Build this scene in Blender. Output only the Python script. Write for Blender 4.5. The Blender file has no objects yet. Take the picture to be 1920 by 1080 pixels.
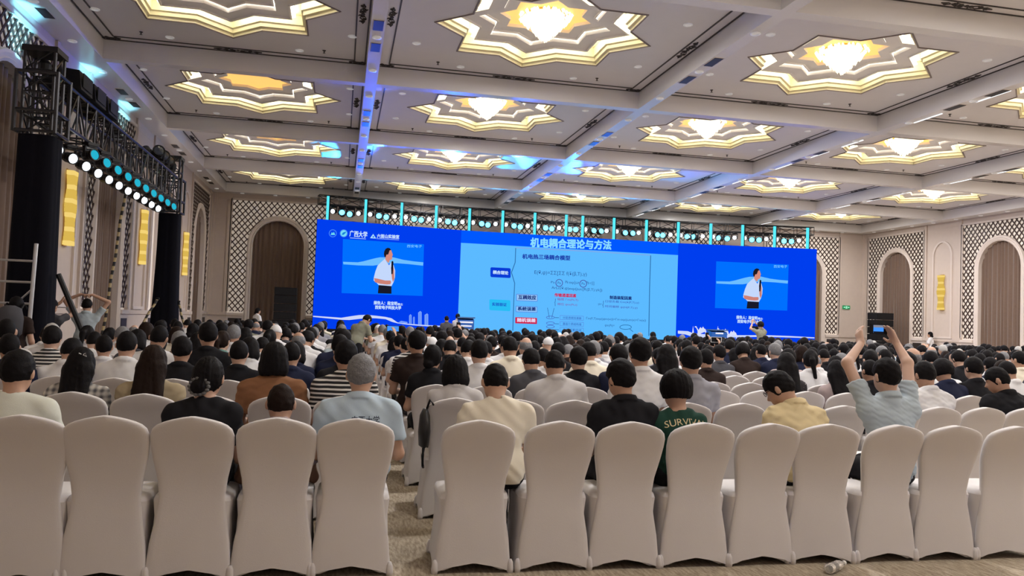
# Conference hall: audience seen from behind, LED stage screen, coffered ballroom ceiling
EXPOSURE, COVE, CHAND_W, SCONCE, LED, BEAM_W, WASH_W = 0.0, 10.0, 235.0, 1.0, 1.0, 9000.0, 260.0
import bpy, bmesh, math, random
import numpy as np
from mathutils import Vector, Matrix
from mathutils.bvhtree import BVHTree

SC = bpy.context.scene
C = SC.collection
rnd = random.Random(7)

# ---------------------------------------------------------------- camera, light level
F_PX, YAW, PITCH, ROLL, EYE = 1525.0, .20603, .04129, .03703, 1.5
def cam_axes():
    cy, sy = math.cos(YAW), math.sin(YAW)
    w = np.array([sy * math.cos(PITCH), cy * math.cos(PITCH), math.sin(PITCH)])
    r0 = np.array([cy, -sy, 0.]); u0 = np.cross(r0, w)
    c, s = math.cos(ROLL), math.sin(ROLL)
    return c * r0 + s * u0, -s * r0 + c * u0, w
CR, CU, CW = cam_axes()
cam = bpy.data.cameras.new('camera'); camo = bpy.data.objects.new('camera', cam); C.objects.link(camo)
cam.sensor_width = 36; cam.lens = F_PX / 1920 * 36; cam.clip_end = 200; cam.clip_start = .05
M = Matrix.Identity(4)
for i in range(3):
    M[i][0] = CR[i]; M[i][1] = CU[i]; M[i][2] = -CW[i]
M[2][3] = EYE
camo.matrix_world = M
SC.camera = camo
SC.view_settings.view_transform = 'Standard'; SC.view_settings.look = 'None'
SC.view_settings.exposure = EXPOSURE; SC.view_settings.gamma = 1; SC.view_settings.use_curve_mapping = False
wd = bpy.data.worlds.new('world'); SC.world = wd; wd.use_nodes = True
wd.node_tree.nodes['Background'].inputs[0].default_value = (.02, .02, .022, 1)
wd.node_tree.nodes['Background'].inputs[1].default_value = .3

def ray(x, y): return CW + (x - 960) / F_PX * CR - (y - 540) / F_PX * CU
def at_y(x, y, Y): d = ray(x, y); p = d * (Y / d[1]); p[2] += EYE; return p
def at_x(x, y, X): d = ray(x, y); p = d * (X / d[0]); p[2] += EYE; return p
def at_z(x, y, z): d = ray(x, y); p = d * ((z - EYE) / d[2]); p[2] += EYE; return p
def to_px(p):
    p = np.array(p, float) - np.array([0, 0, EYE]); d = p @ CW
    return (960 + F_PX * (p @ CR) / d, 540 - F_PX * (p @ CU) / d) if d > .1 else (-9999, -9999)

# ---------------------------------------------------------------- materials
def s2l(c): return tuple((v / 12.92 if v <= .04045 else ((v + .055) / 1.055) ** 2.4) for v in c)
def rgb(r, g, b): return s2l((r / 255, g / 255, b / 255))
MATS = {}
def mat(name, col, rough=.6, metal=0., emit=None, es=1., noise=0., nscale=20., bump=0., bscale=60., spec=None, trans=0., alpha=1., sheen=0.):
    if name in MATS: return MATS[name]
    m = bpy.data.materials.new(name); m.use_nodes = True; MATS[name] = m
    nt = m.node_tree; b = nt.nodes['Principled BSDF']
    b.inputs['Base Color'].default_value = (*col, 1); b.inputs['Roughness'].default_value = rough; b.inputs['Metallic'].default_value = metal
    if spec is not None: b.inputs['Specular IOR Level'].default_value = spec
    if trans: b.inputs['Transmission Weight'].default_value = trans
    if sheen: b.inputs['Sheen Weight'].default_value = sheen
    if emit is not None:
        b.inputs['Emission Color'].default_value = (*emit, 1); b.inputs['Emission Strength'].default_value = es
    tc = None
    if noise or bump:
        tc = nt.nodes.new('ShaderNodeTexCoord')
    if noise:
        n = nt.nodes.new('ShaderNodeTexNoise'); n.inputs['Scale'].default_value = nscale; n.inputs['Detail'].default_value = 4
        nt.links.new(tc.outputs['Object'], n.inputs['Vector'])
        mx = nt.nodes.new('ShaderNodeMix'); mx.data_type = 'RGBA'
        mx.inputs[6].default_value = (*[v * (1 - noise) for v in col], 1); mx.inputs[7].default_value = (*[min(1, v * (1 + noise)) for v in col], 1)
        nt.links.new(n.outputs['Fac'], mx.inputs[0]); nt.links.new(mx.outputs[2], b.inputs['Base Color'])
    if bump:
        n = nt.nodes.new('ShaderNodeTexNoise'); n.inputs['Scale'].default_value = bscale; n.inputs['Detail'].default_value = 3
        nt.links.new(tc.outputs['Object'], n.inputs['Vector'])
        bp = nt.nodes.new('ShaderNodeBump'); bp.inputs['Strength'].default_value = bump; bp.inputs['Distance'].default_value = .01
        nt.links.new(n.outputs['Fac'], bp.inputs['Height']); nt.links.new(bp.outputs['Normal'], b.inputs['Normal'])
    return m
def glow(name, col, es=1.):
    """something that gives off light: a lamp, a lens, a screen"""
    if name in MATS: return MATS[name]
    m = bpy.data.materials.new(name); m.use_nodes = True; MATS[name] = m
    nt = m.node_tree; nt.nodes.clear()
    e = nt.nodes.new('ShaderNodeEmission'); e.inputs[0].default_value = (*col, 1); e.inputs[1].default_value = es
    o = nt.nodes.new('ShaderNodeOutputMaterial'); nt.links.new(e.outputs[0], o.inputs[0]); return m

# ---------------------------------------------------------------- mesh helpers
def link(o, parent=None):
    C.objects.link(o)
    if parent is not None: o.parent = parent
    return o
def mesh(name, V, F, m=None, smooth=False):
    me = bpy.data.meshes.new(name)
    V = np.asarray(V, float)
    if isinstance(F, np.ndarray) and F.ndim == 2:
        k = F.shape[1]
        me.vertices.add(len(V)); me.vertices.foreach_set('co', V.ravel())
        me.loops.add(F.size); me.loops.foreach_set('vertex_index', F.ravel().astype(np.int32))
        me.polygons.add(len(F)); me.polygons.foreach_set('loop_start', np.arange(0, F.size, k, dtype=np.int32))
        me.update(calc_edges=True)
    else:
        me.from_pydata([tuple(v) for v in V], [], [tuple(f) for f in F]); me.update()
    if smooth: me.polygons.foreach_set('use_smooth', [True] * len(me.polygons))
    if m is not None: me.materials.append(m)
    return me
def obj(name, me, parent=None, loc=(0, 0, 0), rz=0.):
    o = bpy.data.objects.new(name, me); o.location = loc; o.rotation_euler = (0, 0, rz); return link(o, parent)
def tag(o, label=None, cat=None, group=None, kind=None):
    if label: o['label'] = label
    if cat: o['category'] = cat
    if group: o['group'] = group
    if kind: o['kind'] = kind
    return o
def thing(name, label, cat, loc=(0, 0, 0), rz=0., group=None):
    return tag(obj(name, None, None, loc, rz), label, cat, group)

BOXF = [(0, 3, 2, 1), (4, 5, 6, 7), (0, 1, 5, 4), (1, 2, 6, 5), (2, 3, 7, 6), (3, 0, 4, 7)]
class MB:
    def __init__(s, f=None): s.V = []; s.F = []; s.f = f or (lambda p: p)
    def add(s, V, F):
        b = len(s.V); s.V += [tuple(s.f(tuple(v))) for v in V]; s.F += [tuple(b + i for i in f) for f in F]; return s
    def box(s, lo, hi):
        x0, y0, z0 = lo; x1, y1, z1 = hi
        return s.add([(x0, y0, z0), (x1, y0, z0), (x1, y1, z0), (x0, y1, z0), (x0, y0, z1), (x1, y0, z1), (x1, y1, z1), (x0, y1, z1)], BOXF)
    def bar(s, a, b, w, t=None, up=(0, 0, 1)):
        a = Vector(a); b = Vector(b); d = (b - a).normalized(); u = Vector(up)
        if abs(d.dot(u)) > .98: u = Vector((0, 1, 0))
        r = d.cross(u).normalized(); u = r.cross(d); t = w if t is None else t
        q = [(-1, -1), (1, -1), (1, 1), (-1, 1)]
        return s.add([p + r * (i * w / 2) + u * (j * t / 2) for p in (a, b) for i, j in q], BOXF)
    def tube(s, pts, r, n=8, cap=True, radii=None):
        pts = [Vector(p) for p in pts]; V = []; F = []
        for i, p in enumerate(pts):
            d = (pts[min(i + 1, len(pts) - 1)] - pts[max(i - 1, 0)]).normalized()
            u = Vector((0, 0, 1)) if abs(d.z) < .9 else Vector((0, 1, 0))
            x = d.cross(u).normalized(); y = x.cross(d); rr = radii[i] if radii else r
            V += [p + x * (rr * math.cos(2 * math.pi * k / n)) + y * (rr * math.sin(2 * math.pi * k / n)) for k in range(n)]
        for i in range(len(pts) - 1):
            for k in range(n): F.append((i * n + k, i * n + (k + 1) % n, (i + 1) * n + (k + 1) % n, (i + 1) * n + k))
        if cap: F.append(tuple(range(n - 1, -1, -1))); F.append(tuple((len(pts) - 1) * n + k for k in range(n)))
        return s.add(V, F)
    def lathe(s, prof, c=(0, 0, 0), n=16, axis=2):
        V = []; F = []
        for r, z in prof:
            for k in range(n):
                a = 2 * math.pi * k / n; p = [r * math.cos(a), r * math.sin(a), z]
                if axis == 1: p = [p[0], p[2], p[1]]
                if axis == 0: p = [p[2], p[0], p[1]]
                V.append(tuple(p[i] + c[i] for i in range(3)))
        for i in range(len(prof) - 1):
            for k in range(n): F.append((i * n + k, i * n + (k + 1) % n, (i + 1) * n + (k + 1) % n, (i + 1) * n + k))
        F.append(tuple(range(n - 1, -1, -1))); F.append(tuple((len(prof) - 1) * n + k for k in range(n)))
        return s.add(V, F)
    def me(s, name, m, smooth=False): return mesh(name, s.V, s.F, m, smooth)
    def obj(s, name, m, parent=None, loc=(0, 0, 0), rz=0., smooth=False): return obj(name, s.me(name, m, smooth), parent, loc, rz)
def clone(root, loc=None, rz=None):
    r = root.copy(); link(r)
    if loc is not None: r.location = loc
    if rz is not None: r.rotation_euler = (0, 0, rz)
    for ch in root.children:
        c = ch.copy(); link(c, r)
        for g in ch.children: link(g.copy(), c)
    return r
ONES = 'zeroth first second third fourth fifth sixth seventh eighth ninth tenth eleventh twelfth thirteenth fourteenth fifteenth sixteenth seventeenth eighteenth nineteenth'.split()
TENS = {2: ('twentieth', 'twenty'), 3: ('thirtieth', 'thirty'), 4: ('fortieth', 'forty'), 5: ('fiftieth', 'fifty')}
def ordinal(n):
    if n < 20: return ONES[n]
    a, b = TENS[n // 10]; return a if n % 10 == 0 else b + '-' + ONES[n % 10]
TXT = {}
def text_mesh(body):
    if body not in TXT:
        c = bpy.data.curves.new('t', 'FONT'); c.body = body; c.resolution_u = 3
        o = bpy.data.objects.new('t', c); C.objects.link(o)
        dg = bpy.context.evaluated_depsgraph_get(); m = bpy.data.meshes.new_from_object(o.evaluated_get(dg))
        V = np.array([v.co[:] for v in m.vertices]); F = [tuple(p.vertices) for p in m.polygons]
        bpy.data.objects.remove(o); bpy.data.curves.remove(c); bpy.data.meshes.remove(m)
        lo, hi = V.min(0), V.max(0); V = (V - lo) / np.maximum(hi - lo, 1e-6); TXT[body] = (V[:, :2], F, float((hi - lo)[0] / (hi - lo)[1]))
    return TXT[body]
# ---------------------------------------------------------------- room shell
XL, XR, YF, YN = -5.5, 25.5, 36.1, -1.3
ZS, ZC = 6.5, 6.9                                   # beam soffit, coffer panel
PIT = 6.21
XB = [-4.93 - .125, .41, 6.62, 12.83, 19.04, 24.9 + .125]
YB = [11.51 + PIT * k for k in range(-2, 4)] + [35.6 + .125]
m_ceil = mat('ceiling paint', (.74, .715, .73), .45, noise=.03, nscale=3)
m_beam = mat('beam lacquer', (.80, .785, .79), .22)
m_wall = mat('wall panel', (.58, .49, .43), .6, noise=.05, nscale=6)
m_trim = mat('wall moulding', (.66, .58, .53), .5)
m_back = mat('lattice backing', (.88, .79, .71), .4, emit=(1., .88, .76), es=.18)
m_slat = mat('lattice bronze', (.055, .034, .026), .4, spec=.3)
m_cream = mat('star recess cream', (.86, .79, .55), .5)
m_grey = mat('star step grey', (.86, .83, .82), .5)
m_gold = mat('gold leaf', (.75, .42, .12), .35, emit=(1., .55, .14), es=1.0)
m_cove = glow('cove strip', (1., .95, .78), COVE)
m_dark = mat('dark line', (.035, .028, .028), .5)
m_black = mat('black matt', (.010, .010, .012), .6, spec=.15)
m_vent = mat('vent black', (.008, .008, .010), .5)

def carpet():
    m = bpy.data.materials.new('carpet'); m.use_nodes = True; nt = m.node_tree; b = nt.nodes['Principled BSDF']; b.inputs['Roughness'].default_value = .95
    tc = nt.nodes.new('ShaderNodeTexCoord'); mp = nt.nodes.new('ShaderNodeMapping'); mp.inputs['Scale'].default_value = (26, 5, 1); mp.inputs['Rotation'].default_value = (0, 0, .55)
    n1 = nt.nodes.new('ShaderNodeTexNoise'); n1.inputs['Scale'].default_value = 2.2; n1.inputs['Detail'].default_value = 6
    n2 = nt.nodes.new('ShaderNodeTexNoise'); n2.inputs['Scale'].default_value = 90
    r = nt.nodes.new('ShaderNodeValToRGB'); e = r.color_ramp.elements
    e[0].position = .34; e[0].color = (.33, .265, .19, 1); e[1].position = .66; e[1].color = (.58, .50, .385, 1)
    mx = nt.nodes.new('ShaderNodeMix'); mx.data_type = 'RGBA'; mx.blend_type = 'MULTIPLY'; mx.inputs[0].default_value = .5
    r2 = nt.nodes.new('ShaderNodeValToRGB'); r2.color_ramp.elements[0].position = .3; r2.color_ramp.elements[0].color = (.5, .5, .5, 1); r2.color_ramp.elements[1].position = .7
    L = nt.links.new
    L(tc.outputs['Object'], mp.inputs[0]); L(mp.outputs[0], n1.inputs['Vector']); L(tc.outputs['Object'], n2.inputs['Vector'])
    L(n1.outputs['Fac'], r.inputs[0]); L(n2.outputs['Fac'], r2.inputs[0]); L(r.outputs[0], mx.inputs[6]); L(r2.outputs[0], mx.inputs[7]); L(mx.outputs[2], b.inputs['Base Color'])
    bp = nt.nodes.new('ShaderNodeBump'); bp.inputs['Strength'].default_value = .3; bp.inputs['Distance'].default_value = .01; L(n2.outputs['Fac'], bp.inputs['Height']); L(bp.outputs[0], b.inputs['Normal'])
    return m
tag(MB().box((XL - .6, YN - .4, -.2), (XR + .6, YF + .6, 0)).obj('floor', carpet()), kind='structure')

# --- ceiling: slab, beams, coffers with star recesses
ceiling = tag(MB().box((XL - .6, YN - .4, 7.5), (XR + .6, YF + .6, 7.7)).obj('ceiling', m_ceil), kind='structure')
for i, x in enumerate(XB):
    a, b = x - .125, x + .125
    if i == 0: a = XL - .1
    if i == len(XB) - 1: b = XR + .1
    MB().box((a, YN, ZS), (b, YF + .1, 7.5)).obj('ceiling_beam', m_beam, ceiling)
for j, y in enumerate(YB):
    for i in range(len(XB) - 1):
        c, d = y - .125, y + .125
        if j == len(YB) - 1: d = YF + .1
        MB().box((XB[i] + .125, c, ZS), (XB[i + 1] - .125, d, 7.5)).obj('ceiling_beam', m_beam, ceiling)
def star(r, z, notch=.765):
    return [((r if k % 2 == 0 else r * notch) * math.cos(k * math.pi / 8), (r if k % 2 == 0 else r * notch) * math.sin(k * math.pi / 8), z) for k in range(16)]
def star_rings(prof, close=None):
    V = []; F = []
    for r, z in prof: V += star(r, z)
    for i in range(len(prof) - 1):
        for k in range(16): F.append((i * 16 + k, i * 16 + (k + 1) % 16, (i + 1) * 16 + (k + 1) % 16, (i + 1) * 16 + k))
    if close == 'top':
        V.append((0, 0, prof[-1][1])); c = len(V) - 1; o = (len(prof) - 1) * 16
        F += [(o + k, o + (k + 1) % 16, c) for k in range(16)]
    return V, F
me_riser = mesh('recess_wall', *star_rings([(2.05, 6.90), (2.05, 6.955), (1.985, 6.96), (1.985, 7.04), (1.93, 7.045), (1.93, 7.22), (1.30, 7.225)]), m_cream)
me_step1 = mesh('recess_step', *star_rings([(1.66, 7.11), (1.66, 7.06), (1.61, 7.055), (1.61, 7.09), (1.27, 7.10), (1.27, 7.26), (.90, 7.26)]), m_grey)
me_step2 = mesh('recess_step', *star_rings([(1.22, 7.215), (1.22, 7.165), (1.17, 7.16), (1.17, 7.19), (.88, 7.20), (.88, 7.27)]), m_grey)
me_lip = mesh('recess_edge', *star_rings([(2.09, 6.90), (2.09, 6.885), (2.05, 6.885), (2.05, 6.90)]), m_dark if False else mat('edge taupe', (.22, .17, .15), .5))
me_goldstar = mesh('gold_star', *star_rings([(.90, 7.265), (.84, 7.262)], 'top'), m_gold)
me_cove1 = mesh('cove_light', *star_rings([(1.68, 7.115), (1.74, 7.14), (1.68, 7.175)]), m_cove)
me_cove2 = mesh('cove_light', *star_rings([(1.235, 7.222), (1.26, 7.235), (1.235, 7.25)]), m_cove)
def spiral(mb, cx, cy, r, turns, sgn, a0, w=.012):
    P = []
    for t in range(15):
        q = t / 14; rr = r * (1 - .8 * q); a = a0 + sgn * q * turns * 6.283
        P.append((cx + rr * math.cos(a), cy + rr * math.sin(a), 0))
    mb.tube(P, w, 4)
def scroll(L=.95, wd=.10):
    mb = MB()
    for s in (-1, 1):
        for k in range(3):
            spiral(mb, s * (.10 + k * .15) * L / .5 * .5, (-1) ** k * .02, wd * (.62 - .1 * k), 1.3, s * (-1) ** k, 1.57 * s)
        mb.tube([(s * .04, 0, 0), (s * .2 * L, wd * .55, 0), (s * .38 * L, -wd * .35, 0), (s * .5 * L, 0, 0)], .012, 4)
        mb.tube([(s * .04, 0, 0), (s * .2 * L, -wd * .55, 0), (s * .38 * L, wd * .35, 0), (s * .5 * L, 0, 0)], .010, 4)
    mb.lathe([(.0, -.012), (.035, -.006), (.035, .006), (0, .012)], n=8)
    return mb.me('scroll_ornament', m_dark)
me_scroll = scroll(); me_scroll_c = scroll(.36, .09)
me_down = MB().lathe([(.085, 0), (.085, -.018), (.060, -.022), (.055, -.002)], n=14).me('downlight', mat('downlight ring', (.8, .8, .8), .3, emit=(1, 1, 1), es=.12))
me_sprk = MB().lathe([(.035, 0), (.035, -.01), (.012, -.015), (.012, -.05), (.03, -.055)], n=8).me('sprinkler', m_dark)
# crystals of a chandelier: a cone of hanging drops
def crystal_mesh():
    rr = random.Random(3); mb = MB()
    for lay in range(9):
        q = lay / 8; rad = .44 * (1 - q) ** .8 + .03; z = -.02 - .42 * q; n = max(5, int(30 * (1 - q) + 5))
        for k in range(n):
            a = 6.283 * (k + rr.random() * .6) / n; r_ = rad * (.86 + .2 * rr.random()); x, y = r_ * math.cos(a), r_ * math.sin(a); s = .030 + .018 * rr.random(); zz = z - .03 * rr.random()
            mb.add([(x, y, zz + s * 1.3), (x + s, y, zz), (x, y + s, zz), (x - s, y, zz), (x, y - s, zz), (x, y, zz - s * 1.6)], [(0, 1, 2), (0, 2, 3), (0, 3, 4), (0, 4, 1), (5, 2, 1), (5, 3, 2), (5, 4, 3), (5, 1, 4)])
    return mb.me('crystal_drops', glow('crystal glow', (1., .88, .62), 2.0))
me_crys = crystal_mesh()
me_core = MB().lathe([(.36, -.01), (.33, -.10), (.22, -.24), (.10, -.36), (.03, -.42)], n=14).me('glass_core', glow('lamp core', (1., .90, .66), 1.9))
me_rim = MB().lathe([(.40, 0), (.40, -.025), (.37, -.025), (.37, 0)], n=24).me('rim', mat('brass', (.7, .45, .15), .3, 1.))
chand_l = bpy.data.lights.new('chandelier_lamp', 'AREA'); chand_l.shape = 'DISK'; chand_l.size = .5; chand_l.energy = CHAND_W; chand_l.color = (1., .97, .965)
chand_dim = chand_l.copy(); chand_dim.energy = CHAND_W * .45  # for the unseen row over the camera, added to light the chair backs
def chandelier(x, y, i, j):
    t = thing('chandelier', 'crystal chandelier in a star recess, %s coffer from the stage, %s from the truss wall' % (ordinal(len(YB) - 1 - j), ordinal(i + 1)), 'chandelier', (x, y, 7.26), 0, 'chandeliers in the star recesses')
    tag(obj('crystal_drops', me_crys, t), kind='stuff'); obj('rim', me_rim, t); obj('glass_core', me_core, t)
    link(bpy.data.objects.new('chandelier_lamp', chand_l if j else chand_dim), t).location = (0, 0, -.50)
PANEL = {}
def coffer(i, j):
    x0, x1 = XB[i] + .125, XB[i + 1] - .125; y0, y1 = YB[j] + .125, YB[j + 1] - .125
    cx, cy = (x0 + x1) / 2, (y0 + y1) / 2; hx, hy = (x1 - x0) / 2, (y1 - y0) / 2
    key = (round(hx, 3), round(hy, 3))
    if key not in PANEL:
        ang = [k * math.pi / 8 for k in range(16)]; V = list(star(2.05, 0))
        for a in ang:
            c, s = math.cos(a), math.sin(a); k = 1 / max(abs(c) / hx, abs(s) / hy); V.append((c * k, s * k, 0))
        F = [(k, (k + 1) % 16, 16 + (k + 1) % 16, 16 + k) for k in range(16)]
        for s1 in (-1, 1):
            for s2 in (-1, 1):
                V.append((s1 * hx, s2 * hy, 0)); ci = len(V) - 1
                a = math.atan2(s2 * hy, s1 * hx) % 6.28318; k = int(a // (math.pi / 8)); F.append((16 + k, 16 + (k + 1) % 16, ci))
        lines = MB()
        for g in (.02, .24):
            for s1 in (-1, 1):
                lines.box((-hx + g, s1 * (hy - g) - .014, -.014), (hx - g, s1 * (hy - g) + .014, .002))
                lines.box((s1 * (hx - g) - .014, -hy + g, -.014), (s1 * (hx - g) + .014, hy - g, .002))
        PANEL[key] = (mesh('coffer_panel', V, F, m_ceil), lines.me('frame_line', m_dark))
    pm, lm = PANEL[key]
    p = obj('coffer_panel', pm, ceiling, (cx, cy, ZC))
    lo = lambda me, n, x=0, y=0, rz=0, z=0: obj(n, me, p, (x, y, z), rz)
    for me, n in ((me_riser, 'recess_wall'), (me_step1, 'recess_step'), (me_step2, 'recess_step'), (me_lip, 'recess_edge'), (me_goldstar, 'gold_star'), (me_cove1, 'cove_light'), (me_cove2, 'cove_light')):
        obj(n, me, p, (0, 0, -ZC))
    if YB[j] > 4:
        obj('frame_line', lm, p)
        for s in (-1, 1):
            lo(me_scroll, 'scroll_ornament', 0, s * (hy - .13), 0, -.008); lo(me_scroll, 'scroll_ornament', s * (hx - .13), 0, math.pi / 2, -.008)
            for q in (-1, 1): lo(me_scroll_c, 'scroll_ornament', s * (hx - .17), q * (hy - .13), 0, -.008)
        for k in range(8):
            a = (k + .5) * math.pi / 4; sx, sy = math.cos(a), math.sin(a)
            lo(me_down, 'downlight', (2.3 if abs(sx) > abs(sy) else 1.25) * (1 if sx > 0 else -1), (2.45 if abs(sy) > abs(sx) else 1.25) * (1 if sy > 0 else -1))
        for sx in (-1, 1):
            for sy in (-1, 1): lo(me_sprk, 'sprinkler', sx * 1.75, sy * 2.3)
    if i > 0: chandelier(cx, cy, i, j)
for j in range(len(YB) - 1):
    for i in range(5): coffer(i, j)
me_vent = MB().box((-.085, -.24, -.012), (.085, .24, .004)).me('air_vent', m_vent)
me_vtrim = MB().box((-.10, -.255, -.006), (.10, .255, .003)).me('vent_frame', m_trim)
for x in XB[1:-1] + [-5.2]:
    for j in range(1, len(YB) - 1):
        for d in (-.62, .55):
            v = obj('vent_frame', me_vtrim, ceiling, (x, (YB[j] + YB[j + 1]) / 2 + d, ZS)); obj('air_vent', me_vent, v)
        for d in (-2.2, 0, 2.0): obj('downlight', me_down, ceiling, (x, (YB[j] + YB[j + 1]) / 2 + d, ZS))
me_strip = MB().box((.085, -.45, -.012), (.122, .45, .003)).me('glow_strip', glow('strip white', (.95, .97, 1.), 1.3))  # glowing white strips added along the beam edges
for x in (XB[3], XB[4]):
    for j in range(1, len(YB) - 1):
        for d in (-1.9, -.4, 1.5): obj('glow_strip', me_strip, ceiling, (x, (YB[j] + YB[j + 1]) / 2 + d, ZS))
for k in range(22): obj('downlight', me_down, ceiling, (XL + 1.2 + k * 1.35, 35.86, ZS))
for k in range(14): obj('downlight', me_down, ceiling, (25.2, 35 - k * 1.35, ZS))

# --- walls: arches with curtains between lattice screens, pilasters with sconces
WL = lambda p: (XL + p[1], p[0], p[2])
WR = lambda p: (XR - p[1], p[0], p[2])
WF = lambda p: (p[0], YF - p[1], p[2])
HP, RA, ZSP, ZB, ZT = 1.97, 1.08, 4.38, 1.5, 6.25   # half panel, arch radius, spring line, panel bottom, panel top
def inside(s, z, g):                                  # on the lattice screen, outside the arch frame
    if abs(s) > HP - .03 or z < ZB or z > ZT: return False
    if z < ZSP: return abs(s) > RA + g
    return s * s + (z - ZSP) ** 2 > (RA + g) ** 2
SLATS = {}
def slat_list(zmin):
    if zmin in SLATS: return SLATS[zmin]
    out = []; sp = .235; tn = 1.15
    for sg in (-1, 1):
        k = -40
        while k < 41:
            c = k * sp; k += 1; run = None; N = 460
            for t in range(N + 1):
                z = ZB + (ZT - ZB) * t / N; s = c + sg * (z - 3.9) / tn
                ok = t < N and z > zmin and inside(s, z, .20)
                if ok and run is None: run = (s, z)
                if not ok and run is not None:
                    if math.hypot(s - run[0], z - run[1]) > .12: out.append((run, (s, z), sg))
                    run = None
    SLATS[zmin] = out; return out
def arch_path(r, n=18, z0=0.):
    P = [(-r, z0)] + [(-r * math.cos(math.pi * k / n), ZSP + r * math.sin(math.pi * k / n)) for k in range(n + 1)] + [(r, z0)]
    return P
def sweep(mb, prof, z0=0.):                           # prof: (radius, out of wall)
    rows = [[(s, o, z) for s, z in arch_path(r, 18, z0)] for r, o in prof]
    n = len(rows[0]); V = [p for r in rows for p in r]
    mb.add(V, [(i * n + k, i * n + k + 1, (i + 1) * n + k + 1, (i + 1) * n + k) for i in range(len(rows) - 1) for k in range(n - 1)])
def curtain_mesh(W, name):
    # two pleated halves meeting in the middle, clipped by the arch
    N = 110; V = []; F = []; rr = random.Random(5)
    for side in (0, 1):
        for k in range(N + 1):
            s = -RA - .06 + (2 * RA + .12) * k / N
            zt = ZSP + math.sqrt(max(0, (RA + .06) ** 2 - s * s)) if abs(s) < RA + .06 else ZSP
            for z in (0.02, .5, 2.5, zt):
                o = -.16 + .035 * math.sin(s * 31 + 1.2 * math.sin(s * 7)) + .018 * math.sin(s * 67 + z) - side * .02
                V.append(W((s, o, z)))
    m = 4; b = (N + 1) * m
    for side in (0, 1):
        for k in range(N):
            for r in range(3):
                q = (side * b + k * m + r, side * b + (k + 1) * m + r, side * b + (k + 1) * m + r + 1, side * b + k * m + r + 1); F.append(q if side == 0 else q[::-1])
    return mesh(name, V, F, mat('curtain cloth', (.15, .095, .068), .8, noise=.12, nscale=12, sheen=.3), True)
def bay(wall, W, c, zmin=0., lattice=True, curtain_label=None, curtain_group=None):
    Wc = lambda p: W((p[0] + c, p[1], p[2]))
    mb = MB(Wc)                                       # backing with the arch left open
    mb.box((-HP, -.12, 0), (-RA - .1, -.04, ZT)); mb.box((RA + .1, -.12, 0), (HP, -.04, ZT))
    n = 14
    for k in range(n):
        a0, a1 = math.pi * k / n, math.pi * (k + 1) / n; r = RA + .1
        s0, s1 = -r * math.cos(a0), -r * math.cos(a1); z0, z1 = ZSP + r * math.sin(a0), ZSP + r * math.sin(a1)
        mb.add([(s0, -.04, z0), (s1, -.04, z1), (s1, -.04, ZT), (s0, -.04, ZT)], [(0, 1, 2, 3)])
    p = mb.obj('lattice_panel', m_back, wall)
    fr = MB(Wc); sweep(fr, [(RA - .02, -.30), (RA - .02, .02), (RA + .03, .05), (RA + .06, .03), (RA + .12, .06), (RA + .17, .06), (RA + .20, .0), (RA + .20, -.05)])
    fr.obj('arch_frame', m_trim, wall)
    ed = MB(Wc)
    for s in (-1, 1): ed.box((s * HP - .04, -.04, ZB), (s * HP + .04, .05, ZT + .03))
    ed.box((-HP, -.04, ZT - .02), (HP, .05, ZT + .06))
    for s in (-1, 1):
        a, b = sorted((s * (RA + .19), s * HP)); ed.box((a, -.04, 1.33), (b, .10, 1.44)); ed.box((a, -.04, 0), (b, .05, 1.33)); 
    ed.obj('panel_surround', m_trim, wall)
    for s in (-1, 1):
        a, b = sorted((s * (RA + .27), s * (HP - .07))); MB(Wc).box((a, .05, .15), (b, .065, 1.22)).obj('dado_panel', mat('dado dark', (.03, .022, .02), .5), wall)
    if lattice:
        for (s0, z0), (s1, z1), sg in slat_list(zmin):
            o = -.025 if sg < 0 else -.005; d = math.hypot(s1 - s0, z1 - z0); nx, nz = -(z1 - z0) / d * .020, (s1 - s0) / d * .020
            q = MB(Wc).add([(s0 - nx, o, z0 - nz), (s0 + nx, o, z0 + nz), (s1 + nx, o, z1 + nz), (s1 - nx, o, z1 - nz), (s0 - nx, o + .02, z0 - nz), (s0 + nx, o + .02, z0 + nz), (s1 + nx, o + .02, z1 + nz), (s1 - nx, o + .02, z1 - nz)], BOXF)
            q.obj('lattice_slat', m_slat, p)
    if curtain_label:
        tag(obj('curtain', curtain_mesh(Wc, 'curtain')), curtain_label, 'curtain', curtain_group)
def pilaster(wall, W, a, b, niche=True):
    mb = MB(W); mb.box((a, -.12, 0), (b, 0, ZT - .002)); c = (a + b) / 2
    mb.box((a + .002, 0, 0), (a + .16, .05, ZS - .01)); mb.box((b - .16, 0, 0), (b - .002, .05, ZS - .01)); mb.box((a, 0, 1.33), (b, .08, 1.44)); mb.box((a, 0, 0), (b, .04, 1.33))
    mb.obj('pilaster', m_wall, wall)
    if niche:
        f = MB(W); r = .52                           # round-headed moulding behind the sconce
        for ra, rb, o in ((r, r + .07, .05),):
            P = [(-1, 1.5), ] + [(-math.cos(math.pi * k / 12), 5.0 + .62 * math.sin(math.pi * k / 12)) for k in range(13)] + [(1, 1.5)]
            V = [(c + s * ra, 0, z) for s, z in P] + [(c + s * ra, o, z) for s, z in P] + [(c + s * rb, o, z + (.07 if z > 5 else 0)) for s, z in P] + [(c + s * rb, 0, z + (.07 if z > 5 else 0)) for s, z in P]
            n = len(P); f.add(V, [(i * n + k, i * n + k + 1, (i + 1) * n + k + 1, (i + 1) * n + k) for i in range(3) for k in range(n - 1)])
        f.box((c - .6, 0, 1.46), (c + .6, .06, 1.54)); f.obj('niche_moulding', m_trim, wall)
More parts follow.
